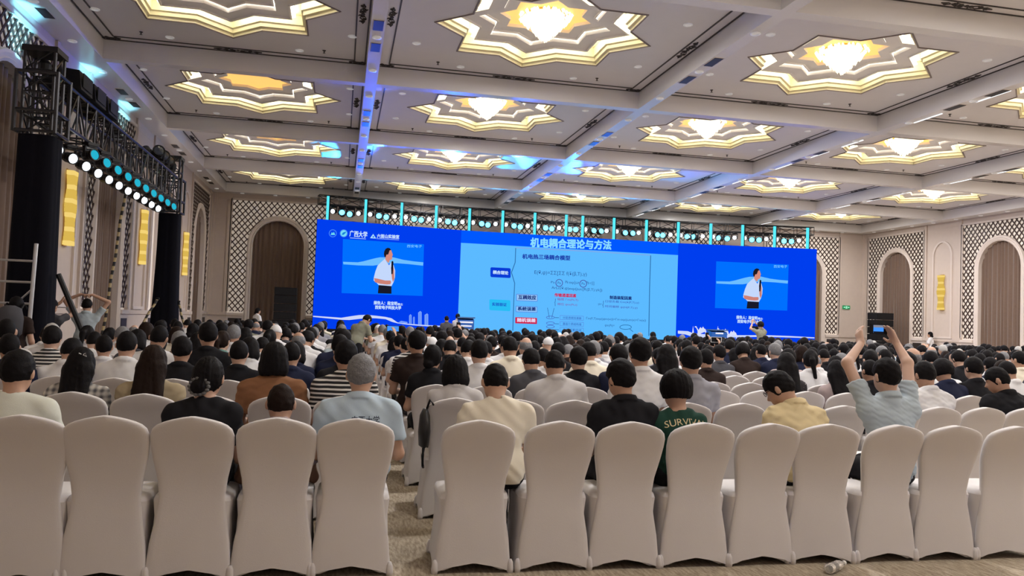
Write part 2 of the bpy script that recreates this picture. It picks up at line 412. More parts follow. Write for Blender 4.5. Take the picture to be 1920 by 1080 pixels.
def sconce(W, c, label):
    t = thing('wall_sconce', label, 'wall lamp', W((c, .02, 2.68)))
    base = t.location
    back = MB(lambda p: tuple(Vector(W((p[0] + c, p[1], p[2] + 2.68))) - Vector(base))).box((-.10, -.02, 0), (.10, .03, 1.55)).obj('back_plate', mat('brass', (.7, .45, .15), .3, 1.), t)
    prof = [.185, .165, .14, .12, .11, .12, .15, .19, .21, .20, .17, .14, .11, .12, .15, .175]; rr = random.Random(int(c * 10))
    for k, w in enumerate(prof):
        z0 = .02 + k * .094; w *= .92 + .1 * rr.random(); w2 = (prof[min(k + 1, 15)] * .5 + w * .5)
        mb = MB(lambda p: tuple(Vector(W((p[0] + c, p[1], p[2] + 2.68))) - Vector(base)))
        mb.add([(-w, .03, z0), (w, .03, z0), (w * .8, .16, z0), (-w * .8, .16, z0), (-w2, .03, z0 + .086), (w2, .03, z0 + .086), (w2 * .8, .16, z0 + .086), (-w2 * .8, .16, z0 + .086)], BOXF)
        mb.obj('alabaster_slab', glow('alabaster lit', (1., .66, .12), .70 * SCONCE) if k % 3 else glow('alabaster lit pale', (1., .72, .20), .9 * SCONCE), t)
LY = [33.3 - PIT * k for k in range(6)]; RY = [33.8 - PIT * k for k in range(6)]; FX = [-2.75 + PIT * k for k in range(5)]
def wall_core(name, W, a, b):
    mb = MB(W).box((a, -.5, 0), (b, -.35, 7.5)).box((a, -.34, ZT), (b, -.0, 7.0)); return tag(mb.obj(name, m_wall), kind='structure')
wl = wall_core('wall_left', WL, YN, YF + .4); wr = wall_core('wall_right', WR, YN, YF + .4); wf = wall_core('wall_far', WF, XL, XR)
tag(MB().box((XL - .6, YN - .4, 0), (XR + .6, YN, 7.5)).obj('wall_near', m_wall), kind='structure')
LORD = ['nearest the stage', 'beside the far truss tower', 'second along from the near truss tower', 'behind the near truss tower']
for k, y in enumerate(LY):
    vis = k in (0, 2, 3)
    bay(wl, WL, y, lattice=vis, curtain_label='brown pleated curtain in left wall arch, ' + LORD[k] if k < 4 else None)
    pilaster(wl, WL, y - PIT + HP, y - HP)
    if k < 3: sconce(WL, y - PIT / 2, 'yellow alabaster wall lamp on the truss-side wall, ' + ['past the far truss tower', 'under the light truss', 'beside the near truss tower'][k])
pilaster(wl, WL, LY[0] + HP, YF, False)
for k, y in enumerate(RY):
    bay(wr, WR, y, lattice=k < 2, curtain_label='brown pleated curtain in exit-side wall arch, ' + ['next to the stage corner', 'beyond the yellow wall lamp'][k] if k < 2 else None)
    pilaster(wr, WR, y - PIT + HP, y - HP)
    if k < 1: sconce(WR, y - PIT / 2, 'yellow alabaster wall lamp between the two exit-side curtains')
pilaster(wr, WR, RY[0] + HP, YF, False)
for k, x in enumerate(FX):
    bay(wf, WF, x, zmin=0 if k in (0, 4) else 4.7, curtain_label='brown curtain behind the screen end beside the black speaker stack' if k == 0 else 'brown curtain behind the screen end near the exit sign' if k == 4 else None)
    if k < 4: pilaster(wf, WF, x + HP, x + PIT - HP)
pilaster(wf, WF, XL, FX[0] - HP, False); pilaster(wf, WF, FX[4] + HP, XR, False)
# green running-man exit signs
def exit_sign(W, s, z, label):
    t = thing('exit_sign', label, 'sign', W((s, .0, z))); b = Vector(t.location); f = lambda p: tuple(Vector(W((s + p[0], p[1], z + p[2]))) - b)
    MB(f).box((-.2, 0, -.09), (.2, .05, .09)).obj('sign_box', mat('sign green', (.01, .10, .03), .4, emit=(.0, .35, .12), es=.5), t)
    g = MB(f)
    g.box((-.05, .05, -.06), (.05, .054, -.045)).box((-.05, .05, .05), (.05, .054, .06)).box((-.05, .05, -.06), (-.04, .054, .06)).box((.04, .05, -.06), (.05, .054, .06))
    g.box((-.012, .05, .02), (.012, .055, .045)).box((-.015, .05, -.02), (.012, .055, .02)).box((-.03, .05, -.05), (-.012, .055, -.02)).box((.008, .05, -.05), (.025, .055, -.02))
    for q in (-1, 1): g.add([(q * .17, .055, 0), (q * .11, .055, .035), (q * .11, .055, -.035)], [(0, 1, 2)]); g.box((min(q * .07, q * .11), .05, -.012), (max(q * .07, q * .11), .055, .012))
    g.obj('sign_print', glow('sign white', (.5, 1., .7), 1.2), t)
exit_sign(WF, 24.5, 2.82, 'green running-man exit sign on the far wall corner')
exit_sign(WL, 25.9, 5.65, 'green exit sign high on the truss-side wall')
# ---------------------------------------------------------------- LED screen (three panels, wings turned in)
S0, S1, S2, S3 = (-1.08, 33.04), (4.83, 34.0), (14.63, 34.0), (20.9, 33.05)
ZTOP, ZBOT = 5.28, .95
screen = thing('led_screen', 'wide blue LED screen showing a lecture slide and speaker video', 'screen', (9.7, 34.0, 0))
class Panel:
    def __init__(s, a, b, name):
        s.a = Vector((a[0], a[1], 0)); s.b = Vector((b[0], b[1], 0)); s.e = (s.b - s.a).normalized(); s.n = Vector((s.e.y, -s.e.x, 0))
        s.root = MB().add([s.a + s.n * 0 + Vector((0, 0, ZBOT)) - Vector(screen.location), s.b - Vector(screen.location) + Vector((0, 0, ZBOT)), s.b - Vector(screen.location) - s.n * .12 + Vector((0, 0, ZBOT)), s.a - Vector(screen.location) - s.n * .12 + Vector((0, 0, ZBOT)),
             s.a - Vector(screen.location) + Vector((0, 0, ZTOP)), s.b - Vector(screen.location) + Vector((0, 0, ZTOP)), s.b - Vector(screen.location) - s.n * .12 + Vector((0, 0, ZTOP)), s.a - Vector(screen.location) - s.n * .12 + Vector((0, 0, ZTOP))], BOXF).obj(name, m_black, screen)
        s.L = Vector(screen.location)
    def hit(s, x, y, lay=0):
        d = Vector(ray(x, y)); p0 = s.a + s.n * (.004 + lay * .004); t = p0.dot(s.n) / d.dot(s.n)
        p = d * t; p.z += EYE; return p
    def poly(s, pts, col, lay, name='screen_graphic'):
        P = [s.hit(x, y, lay) - s.L for x, y in pts]
        return s.raw(P, [tuple(range(len(P)))], col, name)
    def raw(s, P, F, col, name):
        o = obj(name, mesh(name, P, F, glow('led %d %d %d' % col, rgb(*col), LED)), s.root); return o
    def stroke(s, pts, w, col, lay, name='screen_line'):
        V = []; F = []
        for (x0, y0), (x1, y1) in zip(pts, pts[1:]):
            d = math.hypot(x1 - x0, y1 - y0) + 1e-6; nx, ny = -(y1 - y0) / d * w / 2, (x1 - x0) / d * w / 2; b = len(V)
            V += [s.hit(x0 + nx, y0 + ny, lay) - s.L, s.hit(x1 + nx, y1 + ny, lay) - s.L, s.hit(x1 - nx, y1 - ny, lay) - s.L, s.hit(x0 - nx, y0 - ny, lay) - s.L]; F.append((b, b + 1, b + 2, b + 3))
        return s.raw(V, F, col, name)
    def text(s, body, bl, br, hpx, col, lay, bold=0.):
        """bl, br: pixels of the baseline's ends; hpx: letter height in pixels"""
        V, F, asp = text_mesh(body)
        A, B = s.hit(*bl, lay), s.hit(*br, lay); T = s.hit(bl[0], bl[1] - hpx, lay); up = Vector((0, 0, T.z - A.z))
        V3 = [A + (B - A) * float(u) + up * float(v) - s.L for u, v in V]
        if bold:
            n = len(V3); out = list(V3); FF = list(F)
            for k, (dx, dz) in enumerate(((bold, 0), (0, bold), (bold, bold))):
                out += [p + s.e * dx + Vector((0, 0, dz)) + s.n * .0004 * (k + 1) for p in V3]; FF += [tuple(i + n * (k + 1) for i in f) for f in F]
            V3, F = out, FF
        return s.raw(V3, F, col, 'screen_text')
    def full(s, z0, z1, col, lay, name):
        a, b = s.a + s.n * (.004 + lay * .004) - s.L, s.b + s.n * (.004 + lay * .004) - s.L
        return s.raw([a + Vector((0, 0, z0)), b + Vector((0, 0, z0)), b + Vector((0, 0, z1)), a + Vector((0, 0, z1))], [(0, 1, 2, 3)], col, name)
PLft, PCen, PRgt = Panel(S0, S1, 'screen_panel'), Panel(S1, S2, 'screen_panel'), Panel(S2, S3, 'screen_panel')
BLUE, BLUE2, INSET, SKY, WAVE = (0, 62, 238), (0, 88, 255), (0, 112, 255), (92, 186, 255), (110, 190, 255)
PLft.full(ZBOT, ZTOP, BLUE, 0, 'screen_field'); PRgt.full(ZBOT, ZTOP, BLUE, 0, 'screen_field')
PCen.full(ZBOT, 4.745, SKY, 0, 'screen_field'); PCen.full(4.745, ZTOP, BLUE2, 0, 'screen_field')
Z5 = lambda pts: [(400 + x / 4, 350 + y / 4) for x, y in pts]
ZA = lambda pts: [(600 + x / 9.6, 420 + y / 9.6) for x, y in pts]
IL = [(643, 448), (795, 458), (792.5, 555), (640.5, 549.5)]; IR = [(1343, 490), (1478.7, 496.2), (1476, 582.5), (1340.5, 577.5)]
def to_right(pts):
    out = []
    for x, y in pts:
        u = (x - 642) / 152; v = (y - (448.5 + u * 9)) / 99.
        p = [np.array(q) for q in IR]; t = p[0] * (1 - u) + p[1] * u; b = p[3] * (1 - u) + p[2] * u; out.append(tuple(t * (1 - v) + b * v))
    return out
wave = ZA([(420, 725), (415, 680), (680, 690), (780, 672), (900, 640), (1000, 615), (1080, 600), (1320, 600), (1500, 645), (1680, 672), (1860, 690), (1855, 750), (1600, 722), (1380, 705), (1200, 715), (950, 750), (700, 745)])
fig = [
    ((24, 26, 40), Z5([(1240, 735), (1336, 738), (1336, 803), (1234, 800)])),
    ((196, 216, 252), Z5([(1288, 540), (1262, 562), (1232, 592), (1216, 634), (1204, 680), (1202, 704), (1226, 722), (1240, 738), (1336, 746), (1352, 716), (1362, 680), (1364, 630), (1352, 588), (1338, 560), (1318, 590), (1300, 566)])),
    ((214, 140, 124), Z5([(1290, 512), (1300, 506), (1312, 510), (1322, 474), (1334, 476), (1340, 494), (1346, 512), (1341, 520), (1342, 532), (1338, 546), (1322, 552), (1316, 572), (1306, 566), (1290, 546)])),
    ((30, 26, 34), Z5([(1284, 528), (1279, 506), (1282, 484), (1292, 466), (1308, 458), (1324, 462), (1334, 476), (1322, 478), (1312, 508), (1298, 510), (1292, 530)])),
    ((206, 130, 118), Z5([(1206, 686), (1232, 690), (1290, 704), (1328, 704), (1334, 716), (1328, 732), (1300, 734), (1250, 728), (1212, 716)])),
    ((200, 128, 116), Z5([(1332, 604), (1350, 600), (1356, 630), (1358, 690), (1348, 716), (1340, 690), (1336, 650)])),
    ((16, 20, 36), Z5([(1336, 562), (1344, 556), (1351, 564), (1349, 612), (1345, 656), (1335, 656), (1334, 610)])),
]
def video(P, conv, rect):
    P.poly(rect, INSET, 1, 'video_inset'); P.poly(conv(wave), WAVE, 2)
    for i, (c, pts) in enumerate(fig): P.poly(conv(pts), c, 3 + i, 'video_figure')
    a, b = conv([(763, 464), (791, 464.5)]); P.text('西安电子', a, b, 5.4, (130, 215, 255), 3)
video(PLft, lambda p: p, IL); video(PRgt, to_right, IR)
WHT = (200, 228, 255)
# logos and titles
def disc(P, x, y, r, col, lay, n=20, k=1.): P.poly([(x + r * math.cos(6.2832 * i / n), y + k * r * math.sin(6.2832 * i / n)) for i in range(n)], col, lay)
for (x, y) in ((624, 437.5), (644.5, 437.5)):
    disc(PLft, x, y, 7.4, (70, 135, 250), 1); disc(PLft, x, y, 6.0, BLUE if x < 630 else (120, 220, 245), 2)
    if x < 630: PLft.poly([(620, 440.5), (622.3, 435), (624, 438), (626, 434.5), (628.5, 440.5)], (110, 220, 240), 3)
    else: PLft.poly([(640.5, 440), (643, 436), (649, 434), (648, 437), (644, 440.5)], (20, 130, 220), 3); 
PLft.text('广西大学', (655, 443.5), (688, 446.2), 11.5, WHT, 1, .012); PLft.stroke([(656, 446.0), (686, 448.0)], 1.4, (150, 190, 250), 1)
PLft.poly([(694, 446.5), (699.7, 438.5), (705.3, 447.3)], (170, 225, 250), 1); PLft.poly([(698, 445), (700, 442), (702, 445.3)], BLUE, 2)
PLft.text('六面山实验室', (706.5, 446.0), (748, 448.0), 7.2, WHT, 1, .01); PLft.stroke([(706, 447.4), (748, 449.8)], 1.0, (150, 190, 250), 1)
PLft.text('报告人：段宝明', (700.5, 571), (744, 572.6), 6.6, WHT, 1, .012); PLft.text('院士', (745.5, 572.6), (755, 573), 4.2, WHT, 1, .008)
PLft.text('西安电子科技大学', (703, 579.6), (751.5, 580.8), 6.8, WHT, 1, .012)
PRgt.text('报告人：段宝明', (1380.5, 598), (1419.5, 599.6), 6.2, WHT, 1, .012); PRgt.text('院士', (1421, 599.4), (1430, 599.8), 4.0, WHT, 1, .008)
PRgt.text('西安电子科技大学', (1382.5, 605.8), (1428, 606.8), 6.2, WHT, 1, .012)
PLft.poly([(587, 592), (615, 594), (640, 595.8), (660, 592.6), (673, 590.8), (687, 590.3), (705, 592), (723, 594.2), (734, 596.7), (745, 604.4), (770, 607.5), (800, 609.6), (830, 611), (862, 612), (862, 614), (830, 613), (800, 611.8), (770, 609.5), (746, 606.4), (735, 603.5), (723, 598.4), (705, 596.8), (690, 596.2), (673, 598), (655, 600), (640, 599.5), (615, 597), (587, 594.2)], (205, 215, 250), 1)
for x0, x1, t, b, pk in ((747, 764, 601.5, 606, .3), (767, 771.8, 589, 607.6, .5), (774.5, 777.6, 593, 608, .5), (784, 790.6, 583, 609, .6), (796, 803, 587.5, 609.6, .7)):
    PLft.poly([(x0, b), (x0, t + 3), (x0 + (x1 - x0) * pk, t), (x1, t + 2.2), (x1, b)], (120, 160, 250), 2)
    PLft.stroke([((x0 + x1) / 2, t + 3), ((x0 + x1) / 2, b)], .7, (60, 110, 245), 3)
PRgt.poly([(1271, 620), (1290, 621), (1300, 625), (1340, 628), (1390, 628.5), (1440, 628.5), (1480, 630), (1527, 632.5), (1527, 634.5), (1480, 632.8), (1440, 631.5), (1390, 632), (1340, 634), (1300, 632), (1285, 627), (1271, 625.5)], (205, 215, 250), 1)
def camel(P, x, y, s, col, lay):
    q = [(0, 10), (1, 4), (2.5, 0), (5, -3.5), (7.5, -1), (9.5, -4.5), (12, -1), (14, 0), (15.5, 4), (15.5, 11), (13.8, 11), (13.2, 5), (10, 5), (6, 5), (5.4, 11), (3.8, 11), (3.4, 5), (1, 5), (-1, 1), (-3, -3), (-5, -3), (-5, -5), (-2, -5), (0, -1)]
    P.poly([(x + a * s, y + b * s) for a, b in q], col, lay)
for x, y, s in ((1308, 617, 1.05), (1350, 621, 1.05), (1366, 624, 1.0)): camel(PRgt, x, y, s, (216, 222, 250), 2)
for x in (1299.5, 1346): PRgt.poly([(x - 2.2, 628), (x, 611), (x + 2, 628)], (216, 222, 250), 2)
for x, y in ((1303, 633), (1372, 632)): PRgt.poly([(x - 6, y), (x + 8, y + .5), (x + 8, y + 5), (x - 6, y + 4.5)], (70, 110, 235), 3)
PCen.text('机电耦合理论与方法', (994, 463.5), (1145, 468.5), 17, (140, 222, 255), 1, .03)
DK, NV, RD = (40, 84, 150), (24, 44, 120), (200, 30, 80)
PCen.stroke([(967, 465), (966, 492), (959, 511), (965, 531), (963.5, 560), (961.5, 620)], 1.5, (46, 110, 170), 1)
PCen.stroke([(1220, 479), (1218, 540), (1216.5, 630)], 1.5, (46, 110, 170), 1); PCen.stroke([(967, 464.5), (1100, 471), (1220, 478.5)], .9, (150, 150, 215), 1)
PCen.text('机电热三场耦合模型', (979, 485.3), (1068.5, 488.5), 8.8, (30, 60, 170), 1, .016)
def rrect(x0, y0, x1, y1, sk, r=2.5):
    P = []
    for cx, cy, a0 in ((x1 - r, y0 + r, -90), (x1 - r, y1 - r, 0), (x0 + r, y1 - r, 90), (x0 + r, y0 + r, 180)):
        for k in range(5): a = math.radians(a0 + k * 22.5); x = cx + r * math.cos(a); P.append((x, cy + r * math.sin(a) + (x - x0) * sk))
    return P
PCen.poly(rrect(919.5, 501, 957.5, 519.5, .05), (10, 60, 215), 1); PCen.text('耦合理论', (924, 513.8), (952.5, 515.3), 6.6, WHT, 2, .012)
PCen.poly(rrect(917.5, 561, 957, 581.5, .05), (40, 190, 245), 1); PCen.text('实验验证', (922.5, 573.4), (949.5, 574.4), 6.2, (30, 90, 200), 2, .008)
def boxtext(t, x0, y0, x1, y1, fill, line, col, w=.9):
    sk = .035; q = [(x0, y0), (x1, y0 + (x1 - x0) * sk), (x1, y1 + (x1 - x0) * sk), (x0, y1)]
    PCen.poly(q, fill, 1); PCen.stroke(q + q[:1], w, line, 2)
    if t: PCen.text(t, (x0 + 3, y1 - 2.2), (x1 - 3, y1 - 1.2), (y1 - y0) * .66, col, 3, .014)
boxtext('互耦效应', 968.5, 551.5, 1007.5, 563.5, (150, 200, 250), (80, 120, 220), NV)
boxtext('系统误差', 967.5, 574, 1007, 584.5, (140, 198, 252), (80, 120, 220), NV)
boxtext('随机误差', 966.5, 595.2, 1006.5, 605.8, (205, 36, 76), (205, 36, 76), (235, 215, 245))
eq = lambda t, a, b, h, c=DK: PCen.text(t, a, b, h, c, 1)
eq('E(θ,φ)=ΣΣ[ΣΣ f(δ(β,T),γ)', (1002, 515.5), (1100, 519.5), 9)
eq('Pa', (1033, 531), (1040, 531.3), 4); eq('Pk·exp{jωt', (1060, 533), (1086, 534), 7); eq('Pb·r)}]', (1099, 534.2), (1114, 535), 7)
for x, y in ((1048.5, 530.5), (1093.5, 532)): PCen.stroke([(x + 6.4 * math.cos(k * .3142), y + 6.6 * math.sin(k * .3142)) for k in range(21)], 1.2, (70, 60, 150), 1); eq('Pa', (x - 3, y + 2), (x + 3, y + 2.2), 4.5)
eq('ArLc(θ,φ)exp(jωc[R(β,T),γk])', (1034, 543), (1129, 547.8), 6.6)
PCen.text('传输通道因素', (1039.5, 556.5), (1080, 558), 6.6, RD, 1, .012); eq('幅度 Γm(Pt,T)', (1045, 563.8), (1084, 565.5), 5.4, (130, 60, 150)); eq('相位 φm(Pt,t)', (1045, 573), (1082, 574.4), 5.4, (130, 60, 150))
PCen.stroke([(1041.5, 560), (1041, 566), (1040, 567), (1040.8, 568), (1041, 574)], .8, DK, 1)
PCen.text('制造装配因素', (1143, 561), (1184, 562.6), 6.4, NV, 1, .012); eq('口径负载 Cm(δ(P,T),γ)', (1135, 567.6), (1198, 570.4), 5.2, (50, 60, 170)); eq('时间偏移 φ(H(P,T),γ)', (1134.5, 577), (1195, 580), 5.2, (70, 60, 170))
PCen.stroke([(1131.5, 564), (1131, 571), (1129.5, 572), (1131, 573), (1131, 577)], .8, DK, 1); eq('γk=', (1121, 573), (1128, 573.3), 5)
PCen.stroke([(1026.5, 577), (1030, 596)], .8, DK, 1); PCen.stroke([(1039, 577.5), (1034.5, 596)], .8, DK, 1)
for y in (595.2, 606, 612.6): PCen.stroke([(1032 + 7.6 * math.cos(k * .3927), y + 2.6 * math.sin(k * .3927)) for k in range(17)], .9, (70, 90, 190), 1)
for y, t in ((595.5, '分层透镜加速器'), (607, '基座介质结构缝'), (618, '总结成果组成')):
    PCen.stroke([(1040, y), (1048, y + .3)], .9, DK, 1); q = [(1050, y - 4), (1094, y - 2.6), (1094, y + 5), (1050, y + 3.8)]; PCen.stroke(q + q[:1], .6, (90, 120, 215), 1); eq(t, (1055, y + 2.4), (1090, y + 3.7), 4.8, (50, 60, 170))
eq('Γm(F,T)exp(jφm(xt))=Γm·exp(jωm(x)+Γm(x))', (1099, 600), (1211, 604), 5.6); eq('φm(Pt)=', (1134, 613), (1152, 613.8), 5.4)
PCen.stroke([(1173 + 11 * math.cos(k * .3142), 613.4 + 4.2 * math.sin(k * .3142)) for k in range(21)], 1.0, (30, 100, 160), 1); PCen.stroke([(1181, 617), (1187, 622)], 1, (30, 100, 160), 1)
# supports of the screen and the low stage in front
base = MB(lambda p: tuple(Vector(p) - Vector(screen.location)))
for a, b in ((S0, S1), (S1, S2), (S2, S3)): base.bar((a[0], a[1] + .08, .475), (b[0], b[1] + .08, .475), .1, .95)
base.obj('screen_base', m_black, screen)
tag(MB().box((1.5, 30.2, 0), (18.2, 32.9, .16)).obj('stage_platform', mat('stage carpet', (.05, .06, .10), .8)), 'low dark stage platform in front of the LED screen', 'stage')

# ---------------------------------------------------------------- moving head lamps
m_lampb = mat('lamp black', (.013, .013, .015), .4, spec=.25)
LW, LC = glow('lens white', (.92, .97, 1.), 7.), glow('lens cyan', (.10, .62, 1.), 5.)
LWD, LCD = glow('lens pale', (.85, .92, 1.), 3.), glow('lens teal', (.02, .45, .62), 1.0)
me_base = MB().box((-.15, -.11, -.07), (.15, .11, 0)).box((-.11, -.08, -.10), (.11, .08, -.07)).me('base', m_lampb)
me_yoke = MB().box((-.17, -.04, -.36), (-.135, .04, -.09)).box((.135, -.04, -.36), (.17, .04, -.09)).box((-.17, -.05, -.12), (.17, .05, -.09)).me('yoke', m_lampb)
me_head = MB().lathe([(.05, .17), (.10, .16), (.125, .08), (.125, -.06), (.14, -.10), (.14, -.17), (.118, -.17), (.11, -.14)], n=14, axis=1).me('lamp_head', m_lampb)
me_lens = {}
for k, mm in dict(w=LW, c=LC, pw=LWD, pc=LCD, off=mat('lens dark', (.05, .06, .08), .1)).items(): me_lens[k] = MB().lathe([(.112, -.150), (.108, -.158), (.06, -.166), (.02, -.168)], n=14, axis=1).me('lens', mm)
def moving_head(loc, aim, kind, label, group, up=False, beam=None, sc=1.):
    """aim: unit direction of the beam"""
    t = thing('moving_head_lamp', label, 'stage light', loc, 0, group); t.scale = (sc, sc, sc if not up else sc)
    sg = -1 if up else 1
    b = obj('base', me_base, t); y = obj('yoke', me_yoke, t); h = obj('lamp_head', me_head, t)
    d = Vector(aim).normalized(); rz = math.atan2(d.x, -d.y)
    h.location = (0, 0, -.30 * sg); h.rotation_euler = Vector((-d.x, -d.y, -d.z)).to_track_quat('Y', 'Z').to_euler()
    y.rotation_euler = (math.pi if up else 0, 0, rz); b.rotation_euler = (math.pi if up else 0, 0, rz)
    obj('lens', me_lens[kind], h)
    if beam:
        L = bpy.data.lights.new('lamp_beam', 'SPOT'); L.energy = beam[0]; L.color = beam[1]; L.spot_size = beam[2]; L.spot_blend = .5; L.shadow_soft_size = .08
        lo = bpy.data.objects.new('lamp_beam', L); link(lo, h); lo.location = (0, -.2, 0); lo.rotation_euler = (-math.pi / 2, 0, 0)
    return t
# truss, tubes and lamps over the screen
TUBES = [612.5, 684, 752, 817, 880, 942.5, 1003, 1062, 1093, 1152, 1213, 1273, 1334, 1394, 1454, 1516]
def scr_y(x):
    for a, b in ((S0, S1), (S1, S2), (S2, S3)):
        if x <= b[0]: return a[1] + (b[1] - a[1]) * (x - a[0]) / (b[0] - a[0])
    return S3[1]
TX = []
for q in TUBES:
    d = ray(q, 430); X = d[0] / d[1] * 34.
    for _ in range(4): X = d[0] / d[1] * (scr_y(X) + .05)
    TX.append(X)
def truss(name, label, a, b, w, h, seg, parent_mat, r=.024, br=.014):
    a = Vector(a); b = Vector(b); t = thing(name, label, 'truss', a); d = (b - a); L = d.length; d.normalize(); s = Vector((-d.y, d.x, 0)) if abs(d.z) < .9 else Vector((1, 0, 0)); u = s.cross(d) * (-1 if abs(d.z) < .9 else 1); u = Vector((0, 0, 1)) if abs(d.z) < .9 else Vector((0, 1, 0))
    cor = [s * (i * w / 2) + u * (j * h / 2) for i, j in ((-1, -1), (1, -1), (1, 1), (-1, 1))]
    for c in cor: MB().tube([c, c + d * L], r, 6).obj('chord', parent_mat, t)
    n = max(1, round(L / seg))
    for k in range(n + 1):
        for i in range(4):
            p = d * (L * k / n)
            MB().tube([cor[i] + p, cor[(i + 1) % 4] + p], br, 5).obj('strut', parent_mat, t)
            if k < n:
                e = d * (L * (k + 1) / n); x, y = (i, (i + 1) % 4) if k % 2 else ((i + 1) % 4, i); MB().tube([cor[x] + p, cor[y] + e], br, 5).obj('brace', parent_mat, t)
    return t
m_truss = mat('black truss', (.016, .016, .018), .45, spec=.25); m_alu = mat('truss dark metal', (.045, .045, .05), .35, .7)
for k in range(3):
    a, b = ((S0, S1), (S1, S2), (S2, S3))[k]
    truss('lighting_truss', 'black lighting truss above the %s of the LED screen' % ('speaker-stack wing', 'centre slide', 'exit-side wing')[k], (a[0], a[1] + .38, 6.11), (b[0], b[1] + .38, 6.11), .35, .35, .8, m_truss)
# where the blue beams land on the ceiling
BLOBS = []
DEEP, CY = (.015, .10, 1.), (.02, .36, 1.)
for px, py, z, e, col, sz in ((690, 200, 6.5, 1., DEEP, .12), (682, 262, 6.5, .8, DEEP, .14), (702, 105, 6.5, 1.3, DEEP, .10), (610, 285, 6.9, .7, CY, .16), (640, 200, 6.9, .9, DEEP, .2), (752, 300, 6.9, .6, CY, .18), (985, 292, 6.9, .7, CY, .2), (740, 205, 6.9, 1.1, DEEP, .22), (1035, 300, 6.9, .6, DEEP, .25), (1060, 230, 6.9, 1., DEEP, .24), (1130, 255, 6.5, 1., CY, .14), (1230, 215, 6.9, 1., DEEP, .22), (1250, 325, 6.9, .5, CY, .2), (1330, 322, 6.9, .5, CY, .2), (1480, 245, 6.9, .8, DEEP, .22), (1560, 275, 6.7, .5, CY, .12), (1420, 310, 6.7, .5, CY, .12), (800, 120, 6.9, 1.2, DEEP, .2)):
    p = at_z(px, py, z); BLOBS.append((p[0], p[1], p[2], e, col, sz))
ti = 0
for i, x in enumerate(TX):
    y = scr_y(x) + .12
    t = thing('led_tube', 'cyan LED light tube, %s along the screen top from the speaker-stack end' % ordinal(i + 1), 'light tube', (x, y, ZTOP - .02), 0, 'cyan tubes on the screen top')
    MB().box((-.05, -.04, 0), (.05, .04, .98)).obj('tube', glow('cyan tube', (.10, .78, .92), 1.15), t); MB().box((.052, -.03, 0), (.10, .05, .99)).obj('housing', m_black, t)
    if i + 1 < len(TX):
        x2 = TX[i + 1]; n = 4 if x2 - x > 1.2 else 2
        for k in range(n):
            f = (k + .7) / (n + .4); lx = x + (x2 - x) * f; edge = n == 4 and k in (0, 3); ly = scr_y(lx) + .38
            bm = None; aim = (-.35 - .02 * i, -1, -.08)
            if not edge and ti % 4 != 2 and BLOBS:
                tg = min(BLOBS, key=lambda p: abs(p[0] + .18 * (33 - p[1]) - lx)); BLOBS.remove(tg)
                bm = (BEAM_W * (tg[3]), tg[4], tg[5]); aim = (tg[0] - lx, tg[1] - ly, tg[2] - 5.615)
            moving_head((lx, ly, 5.915), aim, 'pw' if edge else 'c', '%s moving-head lamp over the screen, %s lamp from the speaker-stack end' % ('white' if edge else 'cyan', ordinal(ti + 1)), 'moving heads over the screen', beam=bm, sc=.8 if edge else 1.)
            ti += 1

# ---------------------------------------------------------------- side gantry by the wall
GX = -4.45
tr = truss('lighting_truss', 'long black and silver box truss carried by the two cloth-wrapped towers', (GX, 13.5, 4.55), (GX, 22.1, 4.55), .42, .62, .48, m_alu, .026, .016)
def tower(y, label, ztop, near):
    t = thing('truss_tower', label, 'truss tower', (GX, y, 0))
    n = 6; cl = MB(); w = .25                          # black cloth sleeve with soft folds
    P = []
    for k in range(9):
        z = .04 + (3.95 - .04) * k / 8; fl = w + (.10 * (1 - k / 8) ** 2 if not near else .03 * (1 - k / 8))
        ring = []
        for i in range(32):
            a = 6.2832 * i / 32; c, s = math.cos(a), math.sin(a); q = fl / max(abs(c), abs(s)); q = min(q, fl * 1.25) + .012 * math.sin(i * 2.4 + k * .3); ring.append((q * c, q * s, z))
        P.append(ring)
    V = [p for r in P for p in r]; F = [(k * 32 + i, k * 32 + (i + 1) % 32, (k + 1) * 32 + (i + 1) % 32, (k + 1) * 32 + i) for k in range(8) for i in range(32)]
    obj('cloth_sleeve', mesh('cloth_sleeve', V, F, mat('black cloth', (.006, .006, .010), .85, spec=.08, bump=.3, bscale=9), True), t)
    MB().box((-.34, -.34, 0), (.34, .34, .04)).obj('base_plate', m_truss, t)
    sl = MB()                                          # sleeve block: open cage
    for z in (4.0, 4.3, 4.86):
        for a in range(4):
            p = [(-.275, -.275), (.275, -.275), (.275, .275), (-.275, .275)]; q0, q1 = p[a], p[(a + 1) % 4]; sl.tube([(*q0, z), (*q1, z)], .024, 6)
    for x, yy in ((-.275, -.275), (.275, -.275), (.275, .275), (-.275, .275)): sl.tube([(x, yy, 3.98), (x, yy, 4.88)], .03, 6)
    sl.obj('sleeve_block', m_alu, t)
    hd = MB()
    for x, yy in ((-.2, -.2), (.2, -.2), (.2, .2), (-.2, .2)): hd.tube([(x, yy, 3.9), (x, yy, ztop)], .026, 6)
    for k in range(5):
        z = 3.95 + (ztop - 3.97) * k / 4
        for a in range(4):
            p = [(-.2, -.2), (.2, -.2), (.2, .2), (-.2, .2)]; q0, q1 = p[a], p[(a + 1) % 4]; hd.tube([(*q0, z), (*q1, z)], .016, 5)
            if k < 4: hd.tube([(*q0, z), (*q1, z + (ztop - 3.97) / 4)], .013, 5)
    hd.obj('tower_truss', m_alu, t)
    hb = MB()
    for z in (ztop - .02,): hb.box((-.24, -.24, z - .05), (.24, .24, z + .03))
    hb.lathe([(.06, ztop - .35), (.09, ztop - .3), (.09, ztop - .2), (.06, ztop - .15)], n=10); hb.obj('head_block', m_truss, t)
    return t
tower(13.1, 'tall black cloth-wrapped truss tower with a ladder in front', 5.25, True)
